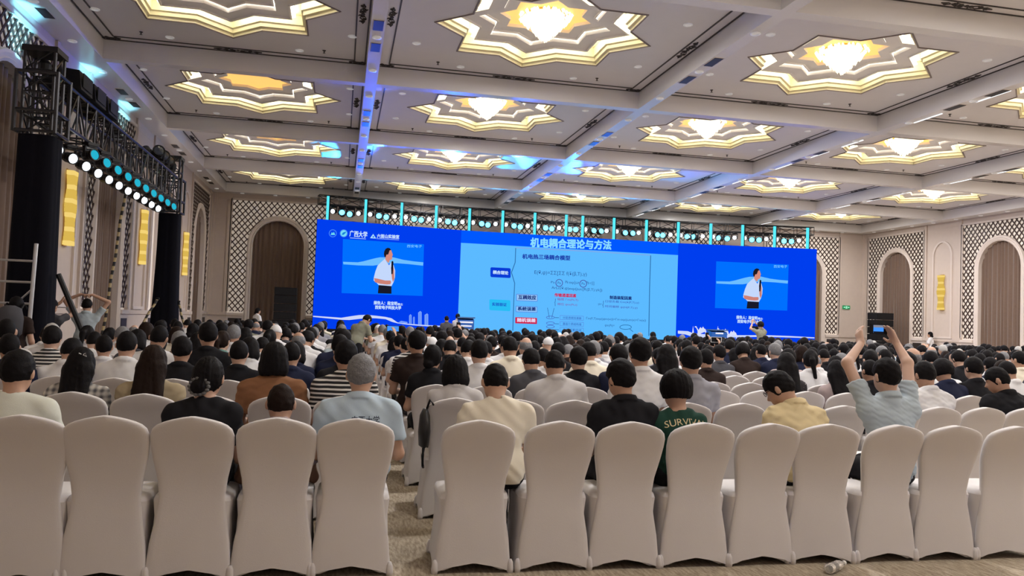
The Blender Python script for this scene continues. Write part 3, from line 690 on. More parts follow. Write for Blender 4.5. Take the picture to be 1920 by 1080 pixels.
tower(22.45, 'tall black cloth-wrapped truss tower tied with striped ropes', 5.45, False)
nw = 11
for k in range(nw):
    y = 14.35 + k * .735
    moving_head((GX - .21, y, 4.235), (.75, -.62, -.22), 'pw', 'white moving-head lamp, %s along under the side truss from the ladder tower' % ordinal(k + 1), 'moving heads under the side truss', sc=.72)
for k in range(10):
    y = 14.75 + k * .735
    bm = (BEAM_W * .12, (.25, .75, 1.), .8) if k in (0, 2, 4) else None
    moving_head((GX + .21, y, 4.235), (.80, -.55, .10), 'pc', 'cyan moving-head lamp, %s along under the side truss from the ladder tower' % ordinal(k + 1), 'moving heads under the side truss', sc=.72)
for k in range(3):
    bm = (WASH_W, (.20, .72, 1.), .9) if k == 0 else None
    moving_head((GX, 20.6 + .6 * k, 4.90), (.4, -.8, .25), 'off', 'unlit moving-head lamp standing on the side truss, %s before the roped tower' % ordinal(3 - k), 'moving heads standing on the side truss', up=True)
for k, y in enumerate((14.5, 18.0, 21.0)):             # wall washers tucked behind the truss
    moving_head((GX - .30, y, 4.92), (-.62, .35, .72), 'c', 'cyan wall-washer lamp on the truss aimed up the wall, %s from the ladder tower' % ordinal(k + 1), 'wall washers on the side truss', up=True, beam=(WASH_W, (.22, .75, 1.), .9))
for k in range(3):
    y = 14.1 + k * .78
    t = thing('loudspeaker', 'black loudspeaker lying on the side truss, %s from the ladder tower' % ordinal(k + 1), 'loudspeaker', (GX, y, 4.90), 0, 'loudspeakers on the side truss')
    MB().add([(-.3, -.3, 0), (.3, -.3, 0), (.3, .3, 0), (-.3, .3, 0), (-.26, -.26, .36), (.26, -.3, .30), (.26, .3, .30), (-.26, .26, .36)], BOXF).obj('cabinet', m_black, t)
    MB().box((.30, -.24, .05), (.312, .24, .27)).obj('grille', mat('grille', (.02, .02, .022), .7, spec=.15), t); MB().box((-.02, -.36, .0), (.02, -.31, .42)).obj('bracket', m_alu, t)
# ladder at the near tower
t = thing('ladder', 'silver ladder frame leaning on the near cloth-wrapped tower', 'ladder', (GX - .1, 12.35, 0)); 
for s in (-1, 1): MB().tube([(.33 * s, 0, 0), (.30 * s, .25, 2.35)], .028, 8).obj('rail', mat('ladder metal', (.45, .46, .48), .35, .8), t)
for k in range(7): MB().tube([(-.32, .04 + .03 * k, .3 + .3 * k), (.32, .04 + .03 * k, .3 + .3 * k)], .018, 6).obj('rung', mat('ladder metal', (.45, .46, .48), .35, .8), t)
MB().tube([(-.32, .1, 1.0), (.3, .18, 1.7)], .014, 6).obj('brace', mat('ladder metal', (.45, .46, .48), .35, .8), t)
t = thing('brace_pole', 'black diagonal brace pole beside the near tower', 'pole', (GX + .35, 13.1, 0)); MB().tube([(0, 0, 1.95), (.9, -.1, 0.02)], .04, 8).obj('pole', m_truss, t); MB().box((.8, -.2, 0), (1.0, 0, .03)).obj('foot', m_truss, t)
def rope_mat():
    if 'striped rope' in MATS: return MATS['striped rope']
    m = mat('striped rope', (.02, .02, .02), .7); nt = m.node_tree; tc = nt.nodes.new('ShaderNodeTexCoord'); w = nt.nodes.new('ShaderNodeTexWave'); w.bands_direction = 'Z'; w.inputs['Scale'].default_value = 1.7
    r = nt.nodes.new('ShaderNodeValToRGB'); r.color_ramp.interpolation = 'CONSTANT'; e = r.color_ramp.elements; e[0].color = (.02, .02, .02, 1); e[1].position = .5; e[1].color = (.42, .33, .18, 1)
    nt.links.new(tc.outputs['Object'], w.inputs['Vector']); nt.links.new(w.outputs['Fac'], r.inputs[0]); nt.links.new(r.outputs[0], nt.nodes['Principled BSDF'].inputs['Base Color']); return m
def rope(a, b, label):
    a = Vector(a); b = Vector(b); t = thing('striped_rope', label, 'rope', b)
    MB().tube([(a - b) * (1 - k / 10) + Vector((.012 * math.sin(k * 2.1), 0, 0)) for k in range(11)], .03, 7).obj('cord', rope_mat(), t, smooth=True); MB().lathe([(.03, -.03), (.05, -.02), (.05, .02), (.03, .03)], tuple(a - b), 8).obj('knot', m_black, t)
rope((GX - .1, 22.0, 1.75), (GX - .75, 20.9, .0), 'black and yellow striped rope tied to the roped tower, wall side'); rope((GX + .3, 22.5, 1.7), (GX + .75, 22.7, .0), 'black and yellow striped rope tied to the roped tower, audience side')
rope((GX - .21, 18.9, 4.24), (GX - .6, 18.85, .02), 'black and yellow striped rope hanging under the side truss')
# speaker stacks either side of the screen
def stack(x, y, n, label):
    t = thing('speaker_stack', label, 'speaker stack', (x, y, 0))
    for k in range(n):
        w, h = (.46, .62) if k < 2 else (.42, .31); z0 = k * .62 if k < 2 else 1.24 + (k - 2) * .32
        c = MB().box((-w, -.35, z0 + .01), (w, .35, z0 + h)).obj('cabinet', m_black, t); g = MB()
        for i in range(7): g.box((-w + .03, -.362, z0 + .04 + i * (h - .08) / 7), (w - .03, -.35, z0 + .04 + (i + .55) * (h - .08) / 7))
        g.obj('grille', mat('grille', (.02, .02, .022), .7, spec=.15), c)
stack(-2.15, 33.3, 6, 'black speaker stack beside the screen in front of a curtain'); stack(24.1, 32.9, 6, 'black speaker stack beside the screen near the exit sign')
# lecterns with printed fronts
def lectern(px, Y, w, ztop, label, lines):
    p = at_y(px, 600, Y); t = thing('lectern', label, 'lectern', (p[0], Y, .16 if Y < 32.9 else 0)); h = ztop
    MB().add([(-w, -.22, 0), (w, -.22, 0), (w, .2, 0), (-w, .2, 0), (-w, -.22, h - .08), (w, -.22, h - .08), (w, .2, h), (-w, .2, h)], BOXF).obj('cabinet', mat('lectern blue', (.012, .10, .42), .35), t)
    MB().box((-w - .03, -.25, h - .02), (w + .03, .24, h + .03)).obj('top', mat('lectern top', (.05, .12, .3), .3), t)
    for k, (s, z) in enumerate(lines):
        MB().box((-w * s, -.226, z * h), (w * s, -.219, z * h + .06)).obj('print_line', mat('print white', (.8, .85, .95), .5), t)
lectern(873, 31.0, .30, 1.42, 'blue lectern with printed front beside the standing host', [(.85, .86), (.7, .76), (.85, .66), (.5, .56)])
lectern(1345, 31.0, .34, 1.30, 'dark blue lectern with white print before the exit-side screen wing', [(.5, .88), (.85, .72), (.8, .64)])
# ---------------------------------------------------------------- people
# bodies are grown as smooth distance fields and skinned with surface nets
class Field:
    def __init__(s, lo, hi, h):
        s.lo = np.array(lo, float); s.h = h
        s.n = np.maximum(np.ceil((np.array(hi) - s.lo) / h).astype(int) + 1, 3)
        s.D = np.full(tuple(s.n), 0.5, np.float32)
        s.ax = [(s.lo[i] + np.arange(s.n[i]) * h).astype(np.float32) for i in range(3)]
    def box(s, lo, hi):
        a = np.clip(np.floor((np.array(lo) - s.lo) / s.h).astype(int), 0, s.n)
        b = np.clip(np.ceil((np.array(hi) - s.lo) / s.h).astype(int) + 1, 0, s.n)
        return tuple(slice(a[i], b[i]) for i in range(3))
    def grid(s, sl):
        return (s.ax[0][sl[0]][:, None, None], s.ax[1][sl[1]][None, :, None], s.ax[2][sl[2]][None, None, :])
    def union(s, sl, d, k):
        a = s.D[sl]
        if k > 0:
            t = np.clip(.5 + .5 * (a - d) / k, 0, 1)
            s.D[sl] = a * (1 - t) + d * t - k * t * (1 - t)
        else:
            s.D[sl] = np.minimum(a, d)
    def cap(s, a, b, ra, rb, k=.02, cuts=()):
        a = np.array(a, float); b = np.array(b, float)
        r = max(ra, rb) + k + 3 * s.h
        sl = s.box(np.minimum(a, b) - r, np.maximum(a, b) + r)
        if any(q.start >= q.stop for q in sl): return
        x, y, z = s.grid(sl)
        d = b - a; L = max(float(d @ d), 1e-9)
        t = np.clip(((x - a[0]) * d[0] + (y - a[1]) * d[1] + (z - a[2]) * d[2]) / L, 0, 1)
        q = np.sqrt((x - a[0] - t * d[0]) ** 2 + (y - a[1] - t * d[1]) ** 2 + (z - a[2] - t * d[2]) ** 2) - (ra + (rb - ra) * t)
        for p, n in cuts:
            q = np.maximum(q, (x - p[0]) * n[0] + (y - p[1]) * n[1] + (z - p[2]) * n[2])
        s.union(sl, q, k)
    def ell(s, c, r, M=None, k=.02, sub=False, cuts=()):
        c = np.array(c, float); r = np.array(r, float)
        R = r.max() + k + 3 * s.h
        sl = s.box(c - R, c + R)
        if any(q.start >= q.stop for q in sl): return
        x, y, z = s.grid(sl); x = x - c[0]; y = y - c[1]; z = z - c[2]
        if M is not None:
            M = np.array(M)      # columns: local axes in world
            x, y, z = (x * M[0, i] + y * M[1, i] + z * M[2, i] for i in range(3))
        k0 = np.sqrt((x / r[0]) ** 2 + (y / r[1]) ** 2 + (z / r[2]) ** 2)
        k1 = np.sqrt((x / r[0] ** 2) ** 2 + (y / r[1] ** 2) ** 2 + (z / r[2] ** 2) ** 2) + 1e-6
        q = k0 * (k0 - 1) / k1
        for n, o in cuts:        # local half spaces: keep n.p < o
            q = np.maximum(q, x * n[0] + y * n[1] + z * n[2] - o)
        if sub:
            if k > 0:
                a = s.D[sl]; t = np.clip(.5 - .5 * (a + q) / k, 0, 1)
                s.D[sl] = a * (1 - t) - q * t + k * t * (1 - t)
            else: s.D[sl] = np.maximum(s.D[sl], -q)
        else: s.union(sl, q, k)
    def cut(s, p, n):
        x, y, z = s.grid((slice(None),) * 3)
        s.D = np.maximum(s.D, ((x - p[0]) * n[0] + (y - p[1]) * n[1] + (z - p[2]) * n[2]).astype(np.float32))
    def folds(s, amp, seed=0):
        r = np.random.RandomState(seed)
        x, y, z = s.grid((slice(None),) * 3)
        w = 0
        for i in range(5):
            f = r.normal(size=3) * np.array([14, 14, 26]) * (1. if i < 2 else 2.4); w = w + np.sin(x * f[0] + y * f[1] + z * f[2] + r.rand() * 6.28 + 1.3 * np.sin(x * f[2] * .5 + z * f[0] * .6))
        s.D = s.D + (amp / 5 * w).astype(np.float32)
    def mesh(s):
        D = s.D
        ins = D < 0
        n = D.shape
        c = [ins[i:n[0] - 1 + i, j:n[1] - 1 + j, k:n[2] - 1 + k] for i in (0, 1) for j in (0, 1) for k in (0, 1)]
        cnt = sum(q.astype(np.int8) for q in c)
        act = (cnt > 0) & (cnt < 8)
        idx = np.argwhere(act)
        if len(idx) == 0: return np.zeros((0, 3)), np.zeros((0, 4), int)
        ids = np.full(act.shape, -1, np.int64); ids[act] = np.arange(len(idx))
        I, J, K = idx.T
        acc = np.zeros((len(idx), 3)); m = np.zeros(len(idx))
        cor = [(i, j, k) for i in (0, 1) for j in (0, 1) for k in (0, 1)]
        val = {q: D[I + q[0], J + q[1], K + q[2]].astype(float) for q in cor}
        for q in cor:
            for ax in range(3):
                if q[ax] == 0:
                    e = list(q); e[ax] = 1; e = tuple(e)
                    a, b = val[q], val[e]
                    x = (a < 0) != (b < 0)
                    t = np.where(x, a / np.where(x, a - b, 1), 0)
                    p = np.array(q, float)[None, :].repeat(len(idx), 0); p[:, ax] = t
                    acc[x] += p[x]; m[x] += 1
        V = (idx + acc / m[:, None]) * s.h + s.lo
        F = []
        for ax in range(3):
            o1, o2 = [(1, 2), (2, 0), (0, 1)][ax]
            sl0 = [slice(1, -1)] * 3; sl0[ax] = slice(0, n[ax] - 1)
            sl1 = list(sl0); sl1[ax] = slice(1, n[ax])
            A = ins[tuple(sl0)]; B = ins[tuple(sl1)]
            e = np.argwhere(A != B)
            if len(e) == 0: continue
            off = np.array([1, 1, 1]); off[ax] = 0
            e = e + off
            up = ins[e[:, 0], e[:, 1], e[:, 2]]
            d1 = np.zeros(3, int); d1[o1] = 1; d2 = np.zeros(3, int); d2[o2] = 1
            q = [ids[tuple((e - d1 * a - d2 * b).T)] for a, b in ((0, 0), (1, 0), (1, 1), (0, 1))]
            quad = np.stack(q, 1)
            quad[~up] = quad[~up][:, ::-1]
            F.append(quad)
        F = np.concatenate(F)
        F = F[(F >= 0).all(1)]
        return V, F

def nrm(v):
    v = np.array(v, float); return v / (np.linalg.norm(v) + 1e-12)
def rot(ax, a):
    c, s = math.cos(a), math.sin(a)
    return np.array({'x': [[1, 0, 0], [0, c, -s], [0, s, c]], 'y': [[c, 0, s], [0, 1, 0], [-s, 0, c]], 'z': [[c, -s, 0], [s, c, 0], [0, 0, 1]]}[ax])

def hand_chain(wr, d, n, side, curl, s=1.0):
    """capsules of one hand: palm and five bent fingers; d along the hand, n out of the palm, side +1 thumb on +w"""
    d = nrm(d); n = nrm(n - d * (n @ d)); w = np.cross(d, n) * side
    out = []
    for i, (off, L) in enumerate(((.030, .068), (.010, .076), (-.010, .071), (-.029, .056))):
        a = wr + d * .012 * s + w * off * .6 * s
        b = wr + d * .092 * s + w * off * s
        out.append((a, b, .0155 * s, .0125 * s, .012))
        p = b; dd = d.copy(); c = curl
        for fr in (.45, .32, .23):
            ang = c * .9
            dd = nrm(dd * math.cos(ang) + n * math.sin(ang)); nn = nrm(n - dd * (n @ dd)); n_ = nn
            q = p + dd * L * fr * s
            out.append((p, q, .0095 * s, .0085 * s, .003)); p = q
            n = n_
        n = N0(d, w, side)
    a = wr + d * .03 * s + w * .022 * s; b = a + nrm(w * .8 + d * .55 + n * .35) * .042 * s
    out.append((a, b, .015 * s, .0115 * s, .01))
    c2 = b + nrm(w * .25 + d * .85 + n * (.2 + .5 * curl)) * .036 * s
    out.append((b, c2, .0105 * s, .009 * s, .004))
    return out
def N0(d, w, side):
    return nrm(np.cross(w * side, d))

class Pose:
    """a seated (or standing) figure; local origin on the floor under the seat, facing +Y"""
    def __init__(s, lean=.06, side=0., nod=.15, turn=0., tilt=0., up=1., wide=1., arms='lap', stand=False, female=False, hunch=.0, legs=0., arm_pts=None, fat=1.):
        s.wide = wide; s.female = female; s.stand = stand; s.fat = fat
        hz = .93 if stand else .555
        s.hip = np.array([0, -.03, hz])
        u = nrm([math.sin(side), math.sin(lean), math.cos(lean) * math.cos(side)]); s.u = u
        fw = nrm(np.array([0, 1, 0]) - u * u[1]); s.fw = fw; rt = np.cross(fw, u); s.rt = rt
        s.chest = s.hip + u * .30 * up
        s.neck = s.hip + u * .455 * up + fw * hunch * .5
        sw = (.150 if female else .168) * wide
        s.sh = {q: s.hip + u * .392 * up + rt * sw * q + fw * (.0 + hunch * .4) for q in (-1, 1)}
        hr = rot('z', turn) @ rot('x', -(nod + lean * .4)) @ rot('y', tilt + side * .5)
        s.M = hr
        s.head = s.neck + hr @ np.array([0, .022, .162])
        s.leg = {}
        for q in (-1, 1):
            if stand:
                kn = np.array([.095 * q, .02, .50]); an = np.array([.10 * q, -.02, .09])
            else:
                kn = np.array([(.10 + legs) * q, .40, .53]); an = np.array([(.10 + legs * .6) * q, .36, .09])
            s.leg[q] = (s.hip + np.array([.085 * q, 0, -.01]), kn, an)
        s.arm = {}
        for q in (-1, 1):
            sh = s.sh[q]
            if arm_pts and q in arm_pts:
                el, wr, hd, hn = (np.array(v, float) for v in arm_pts[q]); cu = .35
            elif arms == 'phone':
                el = sh + np.array([.045 * q, .12, -.25]); wr = np.array([.06 * q, sh[1] + .30, sh[2] - .20]); hd = np.array([-.55 * q, .35, .6]); hn = np.array([-.8 * q, -.3, .2]); cu = .5
            elif arms == 'up' and q == 1:
                el = sh + np.array([.07, .20, -.05]); wr = el + np.array([-.05, .12, .22]); hd = np.array([-.2, .1, 1.]); hn = np.array([-.3, 1, 0]); cu = .5
            elif arms == 'side':
                el = sh + np.array([.07 * q, -.02, -.27]); wr = el + np.array([.02 * q, .08, -.22]); hd = np.array([0, .25, -1.]); hn = np.array([-q, 0, 0]); cu = .3
            else:
                el = sh + np.array([.06 * q, .05, -.265]); wr = np.array([.10 * q, el[1] + .21, (hz + .10)]); hd = np.array([-.45 * q, .8, -.15]); hn = np.array([0, -.1, -1.]); cu = .3
            s.arm[q] = (sh, el, wr, nrm(hd), nrm(hn), cu)
    def bounds(s):
        P = [s.hip, s.neck, s.head] + [p for q in (-1, 1) for p in s.leg[q]] + [p for q in (-1, 1) for p in s.arm[q][:3]] + [s.arm[q][2] + s.arm[q][3] * .16 for q in (-1, 1)]
        P = np.array(P); lo = P.min(0) - .22; hi = P.max(0) + np.array([.22, .25, .2])
        lo[2] = max(lo[2], -.03); return lo, hi
    def torso(s, F, g, k=.035):
        w = s.wide; f = s.fat; M = np.stack([s.rt, s.fw, s.u], 1)
        fe = s.female
        F.ell(s.hip + s.u * .03, (.155 * w + g, .115 * f + g, .12 + g), M, k)
        F.ell(s.hip + s.u * .16 + s.fw * .005, ((.125 if fe else .14) * w + g, .098 * f + g, .15 + g), M, k)
        F.ell(s.chest + s.fw * .0, ((.14 if fe else .16) * w + g, .10 * f + g, .16 + g), M, k)
        for q in (-1, 1):
            F.cap(s.neck - s.u * .05, s.sh[q], .056 + g, .042 * w + g, k)
            F.cap(s.neck + s.u * .01 + s.rt * .02 * q, s.sh[q] + s.u * .0, .036 + g, .036 + g, k)
            F.cap(s.chest + s.rt * .05 * q - s.u * .02, s.sh[q] - s.u * .03, .085 + g, .05 + g, k)
            if fe: F.ell(s.chest + s.rt * .065 * q + s.fw * .085 + s.u * .02, (.055 + g, .05 + g, .055 + g), M, k)
    def body(s, h, fingers=True):
        lo, hi = s.bounds(); F = Field(lo, hi, h); s.torso(F, 0)
        F.cap(s.neck - s.u * .03, s.head + s.M @ np.array([0, -.02, -.05]), .056, .052, .02)
        H = lambda v: s.head + s.M @ np.array(v, float)
        F.ell(s.head, (.076, .096, .112), s.M, .01)
        F.ell(H([0, .028, -.055]), (.058, .066, .066), s.M, .03)
        F.cap(H([0, .086, -.004]), H([0, .108, -.032]), .009, .014, .012)
        for q in (-1, 1):
            F.ell(H([.03 * q, .090, .012]), (.017, .016, .012), s.M, .012, sub=True)
            F.ell(H([.03 * q, .080, .010]), (.0125, .0125, .0115), s.M, .003)
            F.cap(H([.012 * q, .092, .030]), H([.048 * q, .080, .028]), .008, .006, .008)
            F.ell(H([.083 * q, -.006, -.010]), (.012, .021, .033), s.M, .006)
        F.cap(H([-.018, .090, -.068]), H([.018, .090, -.068]), .008, .008, .006)
        for q in (-1, 1):
            hp, kn, an = s.leg[q]; f = s.fat
            F.cap(hp, kn, .08 * f, .056 * f, .03); F.cap(kn, an, .052, .036, .02)
            F.cap(an + np.array([0, -.02, -.05]), an + np.array([0.01 * q, .14, -.06]), .036, .028, .02)
            sh, el, wr, hd, hn, cu = s.arm[q]
            F.cap(sh, el, .046 * f, .038 * f, .03); F.cap(el, wr, .039 * f, .026, .02)
            for a, b, ra, rb, k in hand_chain(wr, hd, hn, -q, cu):
                m = max(1.0, h * .75 / rb) if h > .011 else 1.0
                F.cap(a, b, ra * m, rb * m, k)
        return F.mesh()
    def shirt(s, h, sleeve=.62, collar=True, long=False, hem=-.07, seed=1, fold=.006, loose=0.):
        lo, hi = s.bounds(); F = Field(lo, hi, h); g = .014 + loose
        s.torso(F, g)
        F.ell(s.hip + s.u * .03, (.155 * s.wide + g + .016, .115 * s.fat + g + .016, .16), np.stack([s.rt, s.fw, s.u], 1), .03)
        F.cut(s.hip + s.u * hem, -s.u)
        F.ell(s.neck + s.u * .055 + s.fw * .02, (.066, .072, .060), np.stack([s.rt, s.fw, s.u], 1), .008, sub=True)
        for q in (-1, 1):
            sh, el, wr = s.arm[q][:3]; f = s.fat
            if long:
                F.cap(sh, el, .052 * f + g, .045 * f + g, .03); F.cap(el, wr, .045 + g, .034 + g, .02, cuts=[(wr - nrm(wr - el) * .01, nrm(wr - el))])
            else:
                e = sh + (el - sh) * sleeve; d = nrm(el - sh)
                F.cap(sh, e + d * .08, .044 * f + g, .054 * f + g, .03, cuts=[(e, d)])
        if fold: F.folds(fold, seed)
        if collar:
            ax = nrm(s.u + s.fw * .25); p = s.neck + s.u * .0
            F.cap(p - ax * .03, p + ax * .10, .078, .067, .006, cuts=[(p + ax * .050, ax)])
            F.cap(p - ax * .03, p + ax * .08, .100, .074, .002, cuts=[(p + ax * .046, ax), (p + ax * .004, -ax)])
        return F.mesh()
    def trousers(s, h, g=.014, seed=3):
        lo, hi = s.bounds(); hi[2] = s.hip[2] + .25; F = Field(lo, hi, h)
        M = np.stack([s.rt, s.fw, s.u], 1); f = s.fat
        F.ell(s.hip + s.u * .02, (.155 * s.wide + g * .4, .115 * f + g * .4, .115 + g), M, .03)
        for q in (-1, 1):
            hp, kn, an = s.leg[q]
            F.cap(hp, kn, .082 * f + g, .060 * f + g, .03)
            F.cap(kn, an - np.array([0, 0, .0]), .060 + g, .052 + g, .02, cuts=[(an + np.array([0, 0, -.02]), np.array([0, 0, -1.]))])
        F.folds(.005, seed); F.cut(s.hip + s.u * .09, s.u)
        return F.mesh()
    def shoes(s, h=.012):
        out = []
        for q in (-1, 1):
            an = s.leg[q][2]; F = Field(an + np.array([-.09, -.12, -.12]), an + np.array([.09, .28, .06]), h)
            a = an + np.array([0, -.025, -.045]); b = an + np.array([.012 * q, .165, -.055])
            F.cap(a, b, .047, .040, .01); F.ell(an + np.array([0, -.01, -.02]), (.044, .055, .05), None, .02)
            F.cut([0, 0, .004], [0, 0, -1.]); F.cut(an + np.array([0, 0, .012]), [0, 0, 1.])
            out.append(F.mesh())
        return out
    def hair(s, style, h):
        c = s.head; F = Field(c - np.array([.24, .30, .55]), c + np.array([.24, .24, .24]), h)
        M = s.M; H = lambda v: s.head + s.M @ np.array(v, float)
        fc = nrm([0, .80, -.60])
        face = [((0, fc[1], fc[2]), .040)]
        x, y, z = F.grid((slice(None),) * 3)
        qx, qy, qz = ((x - c[0]) * M[0, i] + (y - c[1]) * M[1, i] + (z - c[2]) * M[2, i] for i in range(3))
        tuft = (np.sin(qx * 95 + 2.2 * np.sin(qz * 60) + qy * 30) + np.sin(qy * 110 + 2 * np.sin(qx * 70) + qz * 25) + .8 * np.sin(qz * 150 + qx * 60 - qy * 80)) / 3
        if style in ('short', 'crop', 'buzz', 'sidepart', 'bald'):
            g, top = {'short': (.013, .020), 'crop': (.008, .012), 'buzz': (.005, .006), 'sidepart': (.016, .026), 'bald': (.008, .004)}[style]
            k0 = np.sqrt((qx / .0765) ** 2 + (qy / .0965) ** 2 + (qz / .1125) ** 2); k1 = np.sqrt((qx / .0765 ** 2) ** 2 + (qy / .0965 ** 2) ** 2 + (qz / .1125 ** 2) ** 2) + 1e-6
            dh = k0 * (k0 - 1) / k1
            nape = qz + .066 - .25 * np.abs(qx)                       # hair thins out down the nape
            front = .058 - (.72 * qy - .69 * qz) + np.where(qz < .02, -.6 * np.maximum(qy - .005, 0), 0)
            ear = .045 - qy + np.maximum(qz + .0, 0) * 3
            line = np.minimum(np.minimum(nape * .8, front), ear) + .004 * tuft
            if style == 'bald': line = np.minimum(line, .045 - qz + .012 * tuft)
            up = np.clip((qz + .03) / .11, 0, 1)
            T = (g + (top - g) * up * up) * np.clip(line / .035, 0, 1) ** .7 - .004 * (line < 0) + (.0035 if style != 'buzz' else .001) * tuft * np.clip(line / .02, 0, 1)
            F.D = np.maximum(dh - T, np.where(line < -.004, .02, -1)).astype(np.float32)
        elif style == 'mushroom':
            F.ell(H([0, -.008, .018]), (.108, .122, .128), M, 0, cuts=[((0, .78, -.62), .062), ((0, 0, -1), .075)])
        elif style == 'bob':
            F.ell(H([0, -.012, .008]), (.102, .116, .126), M, 0, cuts=face)
            F.ell(H([0, -.028, -.075]), (.112, .098, .105), M, .03, cuts=[((0, 1, 0), .055), ((0, 0, -1), .055)])
        elif style in ('long', 'longloose'):
            F.ell(H([0, -.010, .008]), (.094, .112, .124), M, 0, cuts=face)
            F.ell(H([0, -.040, -.06]), (.098, .085, .11), M, .03, cuts=[((0, 1, 0), .06)])
            b = s.neck - s.u * .14 - s.fw * .135
            w = .085 if style == 'long' else .12
            for q in (-1, 0, 1):
                F.cap(H([.05 * q, -.07, -.05]), b + s.rt * w * q * .6, .055, .04 if q else .05, .03)
        elif style == 'bun':
            F.ell(H([0, -.008, .006]), (.090, .110, .122), M, 0, cuts=face)
            F.ell(H([-.02, -.095, -.075]), (.050, .042, .045), M, .02)
        elif style == 'ponytail':
            F.ell(H([0, -.006, .006]), (.088, .108, .121), M, 0, cuts=face)
            F.cap(H([0, -.10, .03]), H([0, -.135, -.02]), .028, .032, .015)
            F.cap(H([0, -.135, -.02]), s.neck - s.fw * .12 - s.u * .05, .033, .02, .015)
        elif style == 'cap':
            F.ell(H([0, -.004, .010]), (.088, .108, .116), M, 0, cuts=[((0, .5, -.87), .0), ((0, 0, -1), .02)])
            F.ell(H([0, .11, .020]), (.07, .09, .012), M, .006)
        if style not in ('buzz', 'cap', 'bald', 'short', 'crop', 'sidepart'):
            an = np.arctan2(qx, -qy)
            F.D = F.D + (.0022 * np.sin(an * 19 + 3 * np.sin(an * 5) + z * 14) + .0016 * np.sin(an * 43 + z * 31) + .002 * tuft).astype(np.float32)
        return F.mesh()
    def colours(s, V):
        """own colours of the skin mesh: brows, eyes and lips"""
        q = (V - s.head) @ s.M
        col = np.ones((len(V), 3))
        for sg in (-1, 1):
            e = ((q[:, 0] - .03 * sg) / .015) ** 2 + ((q[:, 2] - .010) / .008) ** 2
            col[(e < 1) & (q[:, 1] > .06)] = (.12, .09, .10)
            b = ((q[:, 0] - .03 * sg) / .022) ** 2 + ((q[:, 2] - .034) / .006) ** 2
            col[(b < 1) & (q[:, 1] > .05)] = (.16, .13, .13)
        l = (q[:, 0] / .024) ** 2 + ((q[:, 2] + .068) / .009) ** 2
        col[(l < 1) & (q[:, 1] > .06)] = (.75, .45, .45)
        return col
# ---------------------------------------------------------------- chairs in stretch covers
m_cover = mat('white stretch cover', (.67, .645, .65), .75, noise=.03, nscale=4, bump=.08, bscale=180)
def chair_parts():
    H = .915
    # back: one cover from the crown down to the hem
    pr = [(.0, .234, -.235, -.175), (.06, .227, -.232, -.175), (.2, .214, -.222, -.170), (.36, .186, -.214, -.165), (.46, .176, -.214, -.160), (.56, .187, -.228, -.170), (.68, .212, -.258, -.195), (.76, .221, -.286, -.222), (.81, .221, -.306, -.242), (.845, .209, -.320, -.256), (.868, .185, -.330, -.266), (.885, .150, -.337, -.274), (.898, .108, -.342, -.279), (.909, .058, -.346, -.283), (H, .018, -.348, -.286)]
    V = []; F = []; n = 20
    for z, w, yr, yf in pr:
        t = (yf - yr) / 2; yc = (yr + yf) / 2
        for k in range(n):
            a = 6.2832 * k / n; c, s = math.cos(a), math.sin(a)
            x = w * math.copysign(abs(c) ** .35, c); y = yc + t * math.copysign(abs(s) ** .55, s)
            zz = z
            if z < .03: zz = .012 + .05 * max(0, 1 - (x / .21) ** 2)
            elif z < .1: zz = z + .02 * max(0, 1 - (x / .21) ** 2)
            bow = .010 * (1 - (x / w) ** 2) * (1 if s < 0 else -1) if .4 < z < .84 else 0
            V.append((x, y + bow, zz))
    m = len(pr)
    for i in range(m - 1):
        for k in range(n): F.append((i * n + k, i * n + (k + 1) % n, (i + 1) * n + (k + 1) % n, (i + 1) * n + k))
    F.append(tuple((m - 1) * n + k for k in range(n)))
    back = mesh('back_cover', V, F, m_cover, True)
    # skirt and seat
    V = []; F = []; n = 40
    prs = [(.0, .234, 1.), (.06, .228, 1.), (.2, .212, .955), (.34, .205, .935), (.43, .213, .96), (.455, .205, .94), (.466, .17, .80), (.472, .10, .5)]
    for z, w, dy in prs:
        for k in range(n):
            a = 6.2832 * k / n; c, s = math.cos(a), math.sin(a); q = 1 / max(abs(c), abs(s)); q = min(q, 1.33)
            x = w * c * q; y = .015 + .225 * dy * s * q; zz = z
            if z < .03: zz = .012 + .055 * max(0, 1 - (min(abs(x) / .2, abs(y - .015) / .2)) ** 2 - .25) if True else z
            V.append((x, y, zz))
    for i in range(len(prs) - 1):
        for k in range(n): F.append((i * n + k, i * n + (k + 1) % n, (i + 1) * n + (k + 1) % n, (i + 1) * n + k))
    F.append(tuple((len(prs) - 1) * n + k for k in range(n)))
    cut = 4 * n
    skirt = mesh('skirt', V[:5 * n], F[:cut], m_cover, True)
    sv = V[4 * n:]; sf = [tuple(i - 4 * n for i in f) for f in F[cut:]]
    seat = mesh('seat_cover', sv, sf, m_cover, True)
    foot = MB().lathe([(.019, 0), (.021, .025), (.017, .06), (.008, .08)], n=8).me('foot_pocket', m_cover, True)
    return back, skirt, seat, foot
ch_back, ch_skirt, ch_seat, ch_foot = chair_parts()
def chair(x, y, rz, label, group, feet=True):
    t = thing('banquet_chair', label, 'chair', (x, y, 0), rz, group)
    obj('back_cover', ch_back, t); obj('skirt', ch_skirt, t); obj('seat_cover', ch_seat, t)
    if feet:
        for a, b in ((-.226, -.222), (.226, -.222), (-.222, .225), (.222, .225)): obj('foot_pocket', ch_foot, t, (a, b, 0))
    return t

